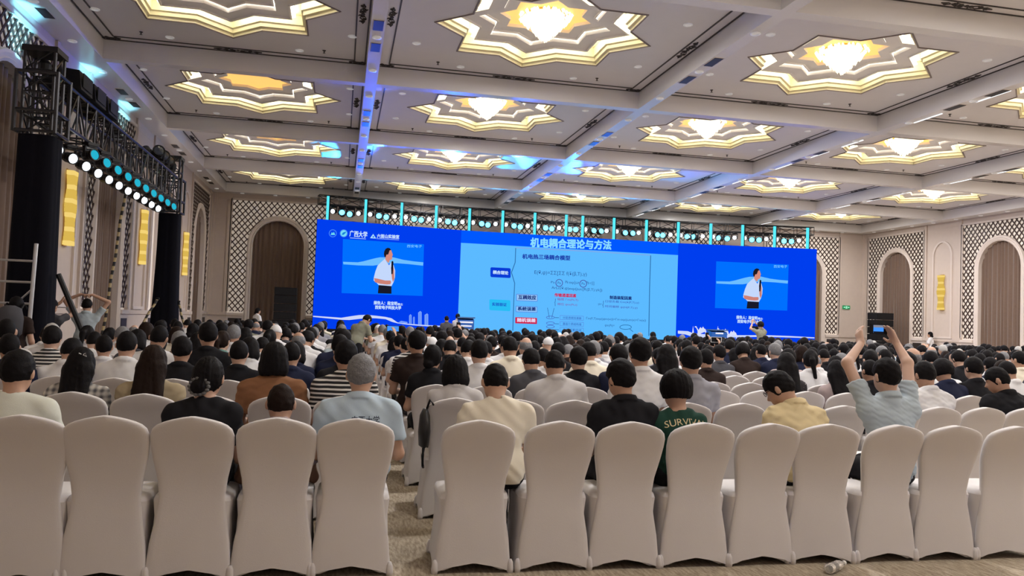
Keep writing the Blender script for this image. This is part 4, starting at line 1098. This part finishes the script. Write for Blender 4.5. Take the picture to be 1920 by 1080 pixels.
# ---------------------------------------------------------------- cloth colours
def attr_skin(name, tone):
    if name in MATS: return MATS[name]
    m = mat(name, tone, .55); nt = m.node_tree; b = nt.nodes['Principled BSDF']
    a = nt.nodes.new('ShaderNodeAttribute'); a.attribute_name = 'own'
    mx = nt.nodes.new('ShaderNodeMix'); mx.data_type = 'RGBA'; mx.blend_type = 'MULTIPLY'; mx.inputs[0].default_value = 1; mx.inputs[6].default_value = (*tone, 1)
    nt.links.new(a.outputs['Color'], mx.inputs[7]); nt.links.new(mx.outputs[2], b.inputs['Base Color']); return m
SKIN = [attr_skin('skin a', (.50, .30, .21)), attr_skin('skin b', (.43, .25, .17)), attr_skin('skin c', (.56, .36, .27))]
def cloth(name, c): return mat('cloth ' + name, c, .85, spec=.12, noise=.06, nscale=8, bump=.12, bscale=260)
CL = dict(white=(.72, .72, .74), cream=(.74, .68, .56), mint=(.68, .70, .63), black=(.014, .014, .017), navy=(.018, .022, .05), grey=(.30, .30, .34), lightgrey=(.52, .50, .50), lightblue=(.47, .58, .68), greyblue=(.42, .49, .54), brown=(.26, .125, .065), beige=(.40, .33, .22), green=(.018, .055, .040), paleyellow=(.72, .60, .36), darkbrown=(.030, .020, .018), pinkgrey=(.42, .34, .34), khaki=(.22, .22, .17), darkgrey=(.07, .07, .08), teal=(.12, .22, .20))
CNAME = dict(white='white', cream='cream', mint='pale mint', black='black', navy='navy', grey='grey', lightgrey='light grey', lightblue='light blue', greyblue='grey-blue', brown='brown', beige='beige', green='dark green', paleyellow='pale yellow', darkbrown='dark brown', pinkgrey='pinkish grey', khaki='khaki', darkgrey='dark grey', teal='teal', stripes='striped', plaid='plaid', dots='dotted')
def pattern(kind):
    n = 'cloth ' + kind
    if n in MATS: return MATS[n]
    m = mat(n, (.5, .5, .5), .85); nt = m.node_tree; b = nt.nodes['Principled BSDF']; tc = nt.nodes.new('ShaderNodeTexCoord'); r = nt.nodes.new('ShaderNodeValToRGB'); r.color_ramp.interpolation = 'CONSTANT'
    def wave(d, s):
        w = nt.nodes.new('ShaderNodeTexWave'); w.bands_direction = d; w.inputs['Scale'].default_value = s; w.inputs['Distortion'].default_value = .6; nt.links.new(tc.outputs['Object'], w.inputs['Vector']); return w
    e = r.color_ramp.elements
    if kind == 'stripes':
        w = wave('Z', 9.5); nt.links.new(w.outputs['Fac'], r.inputs[0]); e[0].color = (.014, .014, .016, 1); e[1].position = .62; e[1].color = (.72, .70, .68, 1)
    elif kind == 'plaid':
        a, c = wave('X', 7), wave('Z', 7); ad = nt.nodes.new('ShaderNodeMath'); ad.operation = 'ADD'; nt.links.new(a.outputs['Fac'], ad.inputs[0]); nt.links.new(c.outputs['Fac'], ad.inputs[1]); 
        a.inputs['Distortion'].default_value = c.inputs['Distortion'].default_value = 0; ad.operation = 'AVERAGE' if False else 'ADD'; r.color_ramp.interpolation = 'LINEAR'; hv = nt.nodes.new('ShaderNodeMath'); hv.operation = 'MULTIPLY'; hv.inputs[1].default_value = .5; nt.links.new(ad.outputs[0], hv.inputs[0]); nt.links.new(hv.outputs[0], r.inputs[0]); e[0].position = .1; e[0].color = (.08, .08, .09, 1); e[1].position = .85; e[1].color = (.55, .52, .48, 1)
    else:
        v = nt.nodes.new('ShaderNodeTexVoronoi'); v.inputs['Scale'].default_value = 34; v.inputs['Randomness'].default_value = .1; nt.links.new(tc.outputs['Object'], v.inputs['Vector']); nt.links.new(v.outputs['Distance'], r.inputs[0]); e[0].color = (.55, .5, .48, 1); e[1].position = .22; e[1].color = (.02, .016, .02, 1)
    nt.links.new(r.outputs[0], b.inputs['Base Color']); return m
def cmat(k): return cloth(k, CL[k]) if k in CL else pattern(k)
HAIR = dict(black=mat('hair black', (.007, .006, .007), .62, spec=.09, bump=.25, bscale=120), brown=mat('hair dark brown', (.016, .009, .007), .62, spec=.09, bump=.25, bscale=120), grey=mat('hair grey', (.16, .16, .17), .6, noise=.55, nscale=70, bump=.6, bscale=120), white=mat('hair white', (.42, .41, .40), .6, noise=.3, nscale=70))
TROU = [cloth('black', CL['black']), cloth('navy', CL['navy']), cloth('darkgrey', CL['darkgrey'])]
m_shoe = mat('shoe black', (.02, .018, .018), .4)
def own_colours(me, P, V):
    a = me.attributes.new('own', 'FLOAT_COLOR', 'POINT'); c = np.ones((len(V), 4), np.float32); c[:, :3] = P.colours(V); a.data.foreach_set('color', c.ravel())
class Kit:
    """meshes of one figure, shared by every person in this pose"""
    def __init__(s, P, h, collar=True, long=False, fold=.006, seed=1, hh=None, loose=0., sleeve=.62, hem=-.07):
        s.P = P; s.h = h; V, F = P.body(h); s.body = mesh('person', V, F, SKIN[0], True); own_colours(s.body, P, V)
        s.shirt = mesh('shirt', *P.shirt(h, collar=collar, long=long, fold=fold, seed=seed, loose=loose, sleeve=sleeve, hem=hem), cmat('white'), True); s.trou = mesh('trousers', *P.trousers(h * 1.15), TROU[0], True)
        s.shoes = [mesh('shoe', *q, m_shoe, True) for q in P.shoes(max(.012, h))]; s.hairs = {}; s.hh = hh or h * .8
    def hair(s, st):
        if st not in s.hairs: s.hairs[st] = mesh('hair', *s.P.hair(st, s.hh), HAIR['black'], True)
        return s.hairs[st]
def omat(o, m):
    if o.data.materials[0] is not m: o.material_slots[0].link = 'OBJECT'; o.material_slots[0].material = m
def person(K, x, y, z, rz, hair, hcol, shirt, label, group, skin=0, trou=0, sc=1., shoes=True):
    dy_ = 0 if K.P.stand else .04; o = obj('person', K.body, None, (x * (1 + dy_ / y), y + dy_, z), rz); o.scale = (sc, sc, sc); omat(o, SKIN[skin]); tag(o, label, 'person', group)
    s = obj('shirt', K.shirt, o); omat(s, cmat(shirt)); t = obj('trousers', K.trou, o); omat(t, TROU[trou])
    if hair: h = obj('cap' if hair == 'cap' else 'hair', K.hair(hair), o); omat(h, HAIR[hcol] if hair != 'cap' else cmat('white'))
    if shoes:
        for q in K.shoes: obj('shoe', q, o)
    return o

# ---------------------------------------------------------------- seats
ROWY = [4.68, 5.96, 7.25, 8.38, 9.58, 10.76] + [10.76 + 1.17 * k for k in range(1, 12)]
OFF = .37                                              # chair origin ahead of the top of its back
ROW0 = {'L': [.12, -.32, -.765, -1.21, -1.62], 'R': [.84, 1.33, 1.785, 2.25, 2.70, 3.15, 3.61, 4.07, 4.54]}
def seats(k):
    Y = ROWY[k] + OFF; out = []
    for side in 'LR':
        for j in range(60):
            if k == 0:
                if j >= len(ROW0[side]): break
                x = ROW0[side][j]
            else: x = (.10 - .05 * min(k, 2) - .452 * j) if side == 'L' else (.885 + .458 * j)
            if side == 'L' and (x < -3.75 or (Y > 11.9 and x < -3.45)): break
            if side == 'R' and x > 21.6: break
            px, py = to_px((x, Y, 1.1))
            if -70 < px < 1990: out.append((side, j, x, Y))
    return out
SPEC = [  # row, head-top pixel, hair, hair colour, shirt, pose
    (0, 22, 660, 'short', 'black', 'mint', dict(lean=.10, nod=.10, wide=1.08, collar=False)),
    (0, 388, 672, 'bun', 'black', 'black', dict(lean=.08, nod=.22, turn=-.12, female=True, collar=False)),
    (0, 524, 737, 'crop', 'brown', 'pinkgrey', dict(lean=.62, nod=.0, female=True)),
    (0, 678, 667, 'short', 'grey', 'lightblue', dict(lean=.06, nod=.05, wide=1.10, fat=1.08, turn=-.1)),
    (0, 935, 684, 'crop', 'black', 'cream', dict(lean=.12, nod=.42, wide=1.05, collar=False)),
    (0, 1172, 678, 'sidepart', 'black', 'black', dict(lean=.08, nod=.12, turn=.28, wide=1.02)),
    (0, 1272, 700, 'mushroom', 'black', 'green', dict(lean=.10, nod=.10, wide=.86, collar=False)),
    (0, 1497, 700, 'short', 'black', 'paleyellow', dict(lean=.20, nod=.50, turn=.75, wide=.98)),
    (0, 1666, 674, 'short', 'black', 'greyblue', dict(lean=.04, nod=.02, wide=1.0, raised=True)),
    (1, 150, 655, 'long', 'black', 'plaid', dict(lean=.14, nod=.12, female=True)), (1, 288, 650, 'longloose', 'brown', 'beige', dict(lean=.10, nod=.05, female=True, wide=1.1)),
    (1, 515, 645, 'bob', 'black', 'brown', dict(lean=.10, nod=.1, female=True, wide=1.2, fat=1.1, collar=False)), (1, 650, 640, 'short', 'black', 'stripes', dict(lean=.06, nod=.05, wide=1.05)),
    (1, 857, 670, 'bob', 'black', 'lightgrey', dict(lean=.16, nod=.25, female=True)), (1, 1047, 658, 'crop', 'black', 'lightgrey', dict(lean=.16, nod=.35, wide=1.1, fat=1.1)),
    (1, 1200, 636, 'sidepart', 'black', 'white', dict(lean=.02, nod=0., wide=1.08)), (1, 1302, 653, 'sidepart', 'black', 'grey', dict(lean=.06, nod=.05, turn=-.1, wide=1.05)),
    (1, 1745, 680, 'short', 'black', 'white', dict(lean=.14, nod=.2, wide=1.02)), (1, 1892, 690, 'crop', 'black', 'black', dict(lean=.16, nod=.3, turn=.8, wide=1.12, fat=1.15)),
    (2, 105, 632, 'short', 'black', 'white', {}), (2, 235, 625, 'crop', 'black', 'white', {}), (2, 340, 636, 'short', 'black', 'black', {}), (2, 460, 643, 'crop', 'black', 'black', {}), (2, 558, 646, 'crop', 'black', 'navy', {}), (2, 797, 650, 'bun', 'black', 'black', {}),
    (2, 885, 640, 'crop', 'black', 'white', {}), (2, 1095, 655, 'short', 'black', 'black', {}), (2, 1255, 650, 'long', 'black', 'black', {}), (2, 1462, 665, 'long', 'black', 'dots', {}), (2, 1590, 680, 'longloose', 'black', 'pinkgrey', {}), (2, 1805, 673, 'short', 'black', 'black', {}), (2, 665, 640, 'short', 'black', 'black', {}),
    (3, 75, 615, 'short', 'black', 'stripes', {}), (3, 190, 632, 'crop', 'black', 'white', {}), (3, 410, 610, 'short', 'black', 'black', {}), (3, 640, 632, 'short', 'black', 'navy', {}), (3, 760, 625, 'sidepart', 'black', 'darkbrown', {}), (3, 975, 632, 'crop', 'black', 'cream', {}), (3, 1120, 643, 'short', 'black', 'cream', {}), (3, 1340, 658, 'crop', 'black', 'darkbrown', {}), (3, 1718, 655, 'bald', 'grey', 'grey', {}),
]
POSES = [Pose(lean=.06, nod=.05), Pose(lean=.10, nod=.32, arms='phone'), Pose(lean=.03, nod=-.02, turn=.25), Pose(lean=.20, nod=.40, turn=-.15), Pose(lean=.08, nod=.1, tilt=.12, wide=1.1, fat=1.12), Pose(lean=.06, nod=.12, turn=-.3, female=True), Pose(lean=.12, nod=.30, female=True, arms='phone')]
KITS = [Kit(p, .017, seed=i + 3, hh=.014) for i, p in enumerate(POSES)]
PALW = [('white', 40), ('black', 24), ('grey', 5), ('lightgrey', 6), ('navy', 8), ('darkgrey', 6), ('greyblue', 4), ('cream', 4), ('darkbrown', 4), ('khaki', 2), ('lightblue', 3), ('stripes', 2), ('teal', 1), ('pinkgrey', 2)]
PAL = [k for k, w in PALW for _ in range(w)]
SIDE = {'L': 'truss side', 'R': 'exit side'}
taken = {}; HEROES = []
for row, px, py, hair, hc, shirt, kw in SPEC:
    Y = ROWY[row] + OFF + .02; p = at_y(px, py, Y); best = min(((abs(s[2] - p[0]), s) for s in seats(row) if (row, s[0], s[1]) not in taken), default=None)
    if best is None: continue
    s = best[1]; taken[(row, s[0], s[1])] = 1; HEROES.append((row, s, p, hair, hc, shirt, kw))
UPS = []                                               # seats of those holding a phone up
for px, py, row, scr, shirt in ((712, 632, 8, 1, 'white'), (866, 612, 9, 0, 'white'), (1352, 640, 8, 2, 'darkbrown'), (1322, 630, 10, 0, 'black')):
    Y = ROWY[row] + OFF; c = at_y(px, py, Y + .40); s = min((q for q in seats(row) if (row, q[0], q[1]) not in taken), key=lambda q: abs(q[2] + .08 - c[0]))
    taken[(row, s[0], s[1])] = 1; UPS.append((row, scr, shirt, s[2], s[3], c[2]))
def empty_seat(row, side, j, x):
    if row <= 1: return True
    if row == 2: return 3.3 < x < 4.3 or (side == 'R' and 7.3 < x < 7.7)
    if row == 3: return 4.0 < x < 5.2
    if row == 4: return 4.7 < x < 5.8
    return rnd.random() < .06
bag_surf = {}
raised_root = None
for row, (side, j, sx, sy), p, hair, hc, shirt, kw in HEROES:
    kw = dict(kw); collar = kw.pop('collar', True); raised = kw.pop('raised', False)
    x = p[0] if row < 2 else .35 * p[0] + .65 * sx; ztop = p[2]
    x = sx + max(-.16, min(.16, x - sx))
    lab = 'person in %s shirt, %s row from back, %s seat from aisle, %s' % (CNAME[shirt], ordinal(row + 1), ordinal(j + 1), SIDE[side]); grp = 'seated audience'
    if row >= 2 and not kw:
        k = {'long': 5, 'longloose': 5, 'bun': 5, 'bob': 5}.get(hair, rnd.choice((0, 2, 3, 1))); K = KITS[k]
        person(K, x, sy, 0, 0, hair, hc, shirt, lab, grp, rnd.randrange(3), rnd.randrange(3), max(.93, min(1.08, ztop / 1.27))); continue
    if raised:
        loc = Vector((x, sy, 0)); tgt = {}
        cx = at_y(1646, 618, sy + .40)
        for q in (-1, 1):
            el = at_y(1588 if q < 0 else 1702, 681, sy + .16); wr = at_y(1614 if q < 0 else 1681, 644, sy + .30)
            tgt[q] = (el - np.array(loc), wr - np.array(loc), np.array([-.16 * q, .55, .9]), np.array([-1. * q, .15, .1]))
        kw['arm_pts'] = tgt; x0 = at_y(1652, 760, sy)[0]; 
    P = Pose(**kw); zt = P.head[2] + .118
    P = Pose(**{**kw, 'up': max(.62, min(1.25, 1 + (ztop - zt) / .455))})
    K = Kit(P, .0085 if raised else (.0105 if row == 0 else .0125), collar=collar, seed=row * 20 + j, fold=.013, hh=.0075 if row == 0 else .010, sleeve=.55 if raised else .66, hem=-.12 if raised else -.07)
    if raised: lab = 'person in grey-blue shirt raising both arms to photograph the screen with a camera'
    o = person(K, x, sy, 0, 0, hair, hc, shirt, lab, grp, row % 3 if not raised else 2, 0)
    # writing and trimmings
    if row == 0 and shirt in ('green', 'lightblue'):
        bv = BVHTree.FromPolygons([v.co[:] for v in K.shirt.vertices], [tuple(f.vertices) for f in K.shirt.polygons])
        V, F, a = text_mesh('SURVIVAL' if shirt == 'green' else '广西大学')
        if shirt == 'green': W_, H_, zc = .30, .040, at_y(1280, 799, sy - .13)[2]
        else: W_, H_, zc = .17, .055, at_y(690, 800, sy - .15)[2]
        pts = []; ok = True
        for u, v in V:
            uu = u - .5; xx = uu * W_ + (.035 if shirt == 'lightblue' else .02); zz = zc + v * H_ - (uu * uu * .10 if shirt == 'green' else 0)
            h = bv.ray_cast(Vector((xx, -.6, zz)), Vector((0, 1, 0)))[0]; pts.append((xx, (h.y if h else -.14) - .0025, zz))
        sh = [c for c in o.children if c.name.startswith('shirt')][0]
        obj('lettering', mesh('lettering', pts, F, cloth('paleyellow', CL['paleyellow']) if shirt == 'green' else cloth('navy', CL['navy'])), sh)
    if hair == 'bun' and row == 0:
        mb = MB(); c = P.head + P.M @ np.array([-.02, -.092, -.072]); rr = random.Random(4)
        for k in range(14):
            a = 6.2832 * k / 14; mb.lathe([(.002, -.012), (.014, -.006), (.014, .006), (.002, .012)], tuple(c + P.M @ np.array([.052 * math.cos(a), .004 * rr.random() - .01, .048 * math.sin(a)])), 7)
        mb.obj('scrunchie', mat('scrunchie', (.12, .12, .12), .7, noise=.9, nscale=40), o, smooth=True)
    if shirt == 'plaid':
        mb = MB(); c = P.head + P.M @ np.array([.03, -.10, .06])
        for s in (-1, 1): mb.tube([tuple(c), tuple(c + np.array([s * .022, -.008, .014])), tuple(c + np.array([s * .026, -.006, -.008])), tuple(c)], .004, 6)
        mb.obj('hair_clip', mat('silver', (.7, .7, .72), .25, 1.), o)
    if shirt == 'paleyellow':
        H = lambda v: tuple(P.head + P.M @ np.array(v)); g = MB()
        for s in (-1, 1):
            g.tube([H([.03 * s + .021 * math.cos(k * .5236), .105, .010 + .017 * math.sin(k * .5236)]) for k in range(13)], .0022, 5); g.tube([H([.052 * s, .104, .014]), H([.080 * s, .06, .012]), H([.084 * s, 0, .008])], .0022, 5)
        g.tube([H([-.009, .108, .012]), H([.009, .108, .012])], .002, 5); g.obj('glasses', m_black, o)
    if raised:
        c = at_y(1647, 617, sy + .42); t = thing('camera_phone', 'dark phone held up landscape, its lit screen showing the stage', 'phone', tuple(c)); 
        MB().box((-.072, -.005, -.038), (.072, .006, .038)).obj('phone_body', m_black, t); MB().box((-.046, -.0064, -.030), (.040, -.005, .030)).obj('phone_screen', glow('phone screen', rgb(70, 150, 250), 1.), t)
        MB().box((-.046, -.0068, .012), (.040, -.0064, .030)).obj('screen_top', glow('phone grey', rgb(150, 150, 165), .8), t); MB().box((-.046, -.0068, -.030), (.040, -.0064, -.018)).obj('screen_crowd', glow('phone dark', rgb(30, 34, 48), .8), t)
        for k in range(3): MB().lathe([(.006, 0), (.006, -.003), (.004, -.003)], (.056, -.005, .02 - k * .02), 8, 1).obj('button', mat('grille', (.03, .03, .032), .7), t)

# ---------------------------------------------------------------- everybody else
cand = []
for row in range(len(ROWY)):
    for side, j, x, y in seats(row):
        cand.append((row, side, j, x, y))
n_ch = 0; CH_STUFF = []; P_STUFF = []; n_pe = len(HEROES)
FEM = ('bob', 'long', 'ponytail', 'bun', 'longloose'); MAL = ('short', 'crop', 'sidepart', 'short', 'buzz', 'crop', 'sidepart', 'mushroom')
vis = lambda x, y: -30 < to_px((x, y, 1.1))[0] < 1950
for row, side, j, x, y in cand:
    rz = rnd.uniform(-.06, .06); dy = rnd.uniform(-.05, .05) if row else 0; dx = rnd.uniform(-.02, .02) if row else 0
    if row == 0 and side == 'R' and j == 5: rz = -.16
    if row == 0: rz *= .6
    filled = (row, side, j) in taken; emp = not filled and empty_seat(row, side, j, x)
    lab = 'white covered %s, %s row from the back, %s seat from aisle, %s' % ('chair', ordinal(row + 1), ordinal(j + 1), SIDE[side])
    if row <= 7 and vis(x, y) and n_ch < 300: chair(x + dx, y + dy, rz, lab, 'white covered chairs in rows', row < 3); n_ch += 1
    else: CH_STUFF.append((x + dx, y + dy, rz))
    if filled or emp: continue
    fem = rnd.random() < .3; k = rnd.choice((5, 6)) if fem else rnd.randrange(5); shirt = rnd.choice(PAL); hair = rnd.choice(FEM) if fem else rnd.choice(MAL); hc = 'black'
    if not fem:
        q = rnd.random()
        if q < .05: hair, hc = 'bald', 'grey'
        elif q < .14: hair, hc = 'short', 'grey'
        elif q < .16: hair, hc = 'crop', 'white'
        elif q < .18: hair, hc = 'cap', 'black'
    elif rnd.random() < .25: hc = 'brown'
    sc = rnd.uniform(.95, 1.05) * (.96 if fem else 1.); rr = rnd.uniform(-.12, .12); sk = rnd.randrange(3)
    if vis(x, y) and n_pe < 288:
        person(KITS[k], x + dx, y + dy, 0, rr, hair, hc, shirt, 'person in %s shirt, %s row from back, %s seat from aisle, %s' % (CNAME[shirt], ordinal(row + 1), ordinal(j + 1), SIDE[side]), 'seated audience', sk, rnd.randrange(3), sc, shoes=row < 4); n_pe += 1
    else: P_STUFF.append((x + dx, y + dy, rr, k, hair, hc, shirt, sk, sc))
# the far rows, past what can be told apart one by one
LOW = {}
def low(k, part):
    if (k, part) not in LOW:
        P = POSES[k]
        V, F = P.body(.034) if part == 'body' else P.shirt(.034, fold=0) if part == 'shirt' else P.trousers(.04) if part == 'trou' else P.hair(part, .026)
        LOW[(k, part)] = (np.array(V), np.array(F))
    return LOW[(k, part)]
def far_people():
    slots = []; idx = {}; VV = []; FF = []; MI = []; nb = 0
    def put(VF, T, m):
        nonlocal nb
        V, F = VF; x, y, r, sc = T; c, s = math.cos(r), math.sin(r)
        W = np.stack([(V[:, 0] * c - V[:, 1] * s) * sc + x, (V[:, 0] * s + V[:, 1] * c) * sc + y, V[:, 2] * sc], 1)
        if m.name not in idx: idx[m.name] = len(slots); slots.append(m)
        VV.append(W); FF.append(F + nb); MI.append(np.full(len(F), idx[m.name])); nb += len(V)
    sk = [mat('far skin %d' % i, c, .6) for i, c in enumerate(((.50, .30, .21), (.43, .25, .17), (.56, .36, .27)))]
    for x, y, r, k, hair, hc, shirt, s_, sc in P_STUFF:
        T = (x, y, r, sc)
        for part, m in (('body', sk[s_]), ('shirt', cmat(shirt)), ('trou', TROU[0]), (hair, HAIR[hc] if hair != 'cap' else cmat('white'))): put(low(k, part), T, m)
    me = mesh('audience', np.concatenate(VV), np.concatenate(FF), None, True)
    for m in slots: me.materials.append(m)
    me.polygons.foreach_set('material_index', np.concatenate(MI).astype(np.int32)); me.update()
    tag(obj('far_audience', me), 'dense mass of seated audience filling the rows toward the stage', 'audience', kind='stuff')
    bv = np.array([v.co[:] for v in ch_back.vertices]); bf = [tuple(f.vertices) for f in ch_back.polygons]; sv = np.array([v.co[:] for v in ch_skirt.vertices]); sf = [tuple(f.vertices) for f in ch_skirt.polygons]; tv = np.array([v.co[:] for v in ch_seat.vertices]); tf = [tuple(f.vertices) for f in ch_seat.polygons]
    V = []; F = []
    for x, y, r in CH_STUFF:
        c, s = math.cos(r), math.sin(r)
        for v, f in ((bv, bf), (sv, sf), (tv, tf)):
            n = len(V); V += [(a * c - b * s + x, a * s + b * c + y, z) for a, b, z in v]; F += [tuple(i + n for i in q) for q in f]
    tag(obj('far_chairs', mesh('far_chairs', V, F, m_cover, True)), 'mass of white covered chairs under the far audience rows', 'chairs', kind='stuff')
far_people()

# ---------------------------------------------------------------- people on their feet, phones held up, odds and ends
K_st = Kit(Pose(stand=True, arms='side', nod=.05), .015, hh=.012); K_sf = Kit(Pose(stand=True, arms='lap', nod=0., female=True), .015, hh=.012)
K_bend = Kit(Pose(stand=True, lean=.55, nod=.5, turn=-.2, arms='lap', fat=1.1), .015, hh=.012)
up2 = {-1: ((-.26, .22, 1.42), (-.07, .36, 1.62), (.3, .3, 1), (.8, .6, 0)), 1: ((.26, .22, 1.42), (.07, .36, 1.62), (-.3, .3, 1), (-.8, .6, 0))}
K_cam = Kit(Pose(stand=True, nod=0., arm_pts=up2), .013, hh=.012)
hd = {-1: ((-.36, .02, 1.62), (-.10, -.02, 1.74), (1, .0, -.1), (.2, -.3, -1)), 1: ((.36, .02, 1.62), (.10, -.02, 1.74), (-1, .0, -.1), (-.2, -.3, -1))}
K_hd = Kit(Pose(stand=True, nod=.1, arm_pts=hd), .013, hh=.012)
def stander(K, px, py, Y, hair, shirt, label, rz=0., z=0., trou=0, hc='black'):
    p = at_y(px, py, Y); top = K.P.head[2] + .125; sc = max(.9, min(1.12, (p[2] - z) / top)); return person(K, p[0], Y, z, rz, hair, hc, shirt, label, None, 0, trou, sc)
stander(K_sf, 483, 577, 32.2, 'bun', 'white', 'standing person in white blouse before the curtain by the speaker stack', -.9)
stander(K_sf, 1745, 622, 31.0, 'bun', 'white', 'standing person in white shirt below the exit-side wall lamp', .6)
stander(K_sf, 858, 588, 31.1, 'short', 'white', 'host in white shirt standing beside the blue lectern', -.7, .16)
stander(K_st, 838, 592, 29.6, 'crop', 'darkgrey', 'standing person in dark grey shirt before the stage', 0.)
cm = stander(K_cam, 1427, 603, 28.4, 'mushroom', 'khaki', 'standing camera operator filming the stage', .2)
p = cm.location; t = thing('video_camera', 'black video camera held by the standing operator', 'camera', (p.x, p.y + .44, 1.60)); MB().box((-.06, -.16, -.07), (.06, .16, .07)).obj('camera_body', m_black, t); MB().lathe([(.045, .16), (.05, .28), (.06, .30)], (0, 0, 0), 12, 1).obj('camera_lens', m_lampb, t); MB().tube([(0, -.1, .07), (0, -.08, .12), (0, .1, .12), (0, .12, .07)], .012, 6).obj('handle', m_black, t)
stander(K_bend, 668, 588, 17.2, 'crop', 'khaki', 'person in khaki polo shirt bending over while standing in the aisle', -.7)
stander(K_st, 30, 556, 11.9, 'short', 'darkbrown', 'standing person wearing a dark backpack beside the ladder', .0)
q = bpy.context.scene.objects[-1] if False else None
pb = at_y(30, 556, 11.9); t = thing('backpack', 'dark backpack worn by the standing person beside the ladder', 'backpack', (pb[0], 11.74, 1.05)); MB().lathe([(.10, 0), (.15, .05), (.16, .25), (.13, .38), (.05, .42)], n=14).obj('bag', cloth('darkgrey', CL['darkgrey']), t, smooth=True)
for s in (-1, 1): MB().tube([(.09 * s, .08, .36), (.10 * s, .16, .44), (.11 * s, .24, .38)], .018, 6).obj('strap', m_black, t)
stander(K_cam, 96, 560, 14.2, 'short', 'darkgrey', 'photographer in dark shirt standing behind the near truss tower', -.3)
stander(K_hd, 163, 560, 15.8, 'short', 'greyblue', 'standing person in grey-blue shirt with hands on head near the wall', .1)
# phones held up in the crowd
k_up = {1: ((.24, .25, 1.02), (.10, .36, 1.22), (-.2, .2, 1), (-.6, .7, 0))}
K_up = Kit(Pose(lean=.04, nod=0., arm_pts=k_up), .012, hh=.012)
for row, scr, shirt, sx, sy, zc in UPS:
    sc = max(.97, min(1.07, zc / 1.33)); c = (sx + .07 * sc, sy + .04 + .435 * sc, 1.33 * sc)
    person(K_up, sx, sy, 0, 0, 'short', 'black', shirt, 'person in %s shirt holding up a phone, %s row from back' % (CNAME[shirt], ordinal(row + 1)), 'audience holding up phones', 0, 0, sc)
    t = thing('mobile_phone', 'mobile phone held up in the audience, %s row from the back' % ordinal(row + 1) + (', lit blue screen' if scr == 1 else ''), 'phone', tuple(c))
    w, h = (.115, .055) if scr else (.04, .08)
    MB().box((-w, -.005, -h), (w, .005, h)).obj('phone_body', m_black if scr < 2 else mat('phone white', (.8, .8, .8), .4), t); MB().box((-w + .008, -.0062, -h + .008), (w - .012, -.005, h - .008)).obj('phone_screen', glow('phone screen', rgb(70, 150, 250), 1.) if scr == 1 else m_black, t)
# bag hanging on the aisle chair of the second row
t = thing('handbag', 'black handbag hanging on the aisle chair of the second row from the back', 'bag', (.645, 5.96 + .12, .56))
mb = MB(); mb.lathe([(.02, -.02), (.07, 0), (.085, .10), (.07, .22), (.03, .27)], n=12); mb.V = [(x * .55, y * 1.2, z) for x, y, z in mb.V]; mb.obj('bag', mat('bag leather', (.012, .012, .014), .4), t, smooth=True)
MB().tube([(0, -.06, .02), (-.015, -.09, -.06), (-.01, -.08, -.14), (0, -.03, -.16), (0, .02, -.08), (0, .04, .02)], .009, 6).obj('strap', m_black, t); MB().tube([(.01, .0, .26), (.03, -.04, .34), (.06, -.02, .30)], .009, 6).obj('handle', m_black, t)
# plastic bottle on the carpet behind the back row
t = thing('plastic_bottle', 'clear plastic water bottle lying on the carpet behind the back row', 'bottle', (3.13, 4.66, .034), -1.02)
m_pet = mat('clear plastic', (.82, .84, .84), .12, trans=.75)
MB().lathe([(.018, -.11), (.030, -.105), (.032, -.09), (.029, -.08), (.032, -.07), (.032, -.02), (.029, -.01), (.032, 0), (.032, .03), (.025, .06), (.014, .085), (.013, .10)], n=16, axis=1).obj('bottle_body', m_pet, t, smooth=True)
MB().lathe([(.0325, -.065), (.0328, -.06), (.0328, -.025), (.0325, -.02)], n=16, axis=1).obj('label_band', mat('label grey', (.30, .29, .28), .5, noise=.7, nscale=60), t); MB().lathe([(.015, .098), (.0155, .10), (.0155, .118), (.014, .120)], n=14, axis=1).obj('cap', mat('cap white', (.85, .85, .83), .4), t)
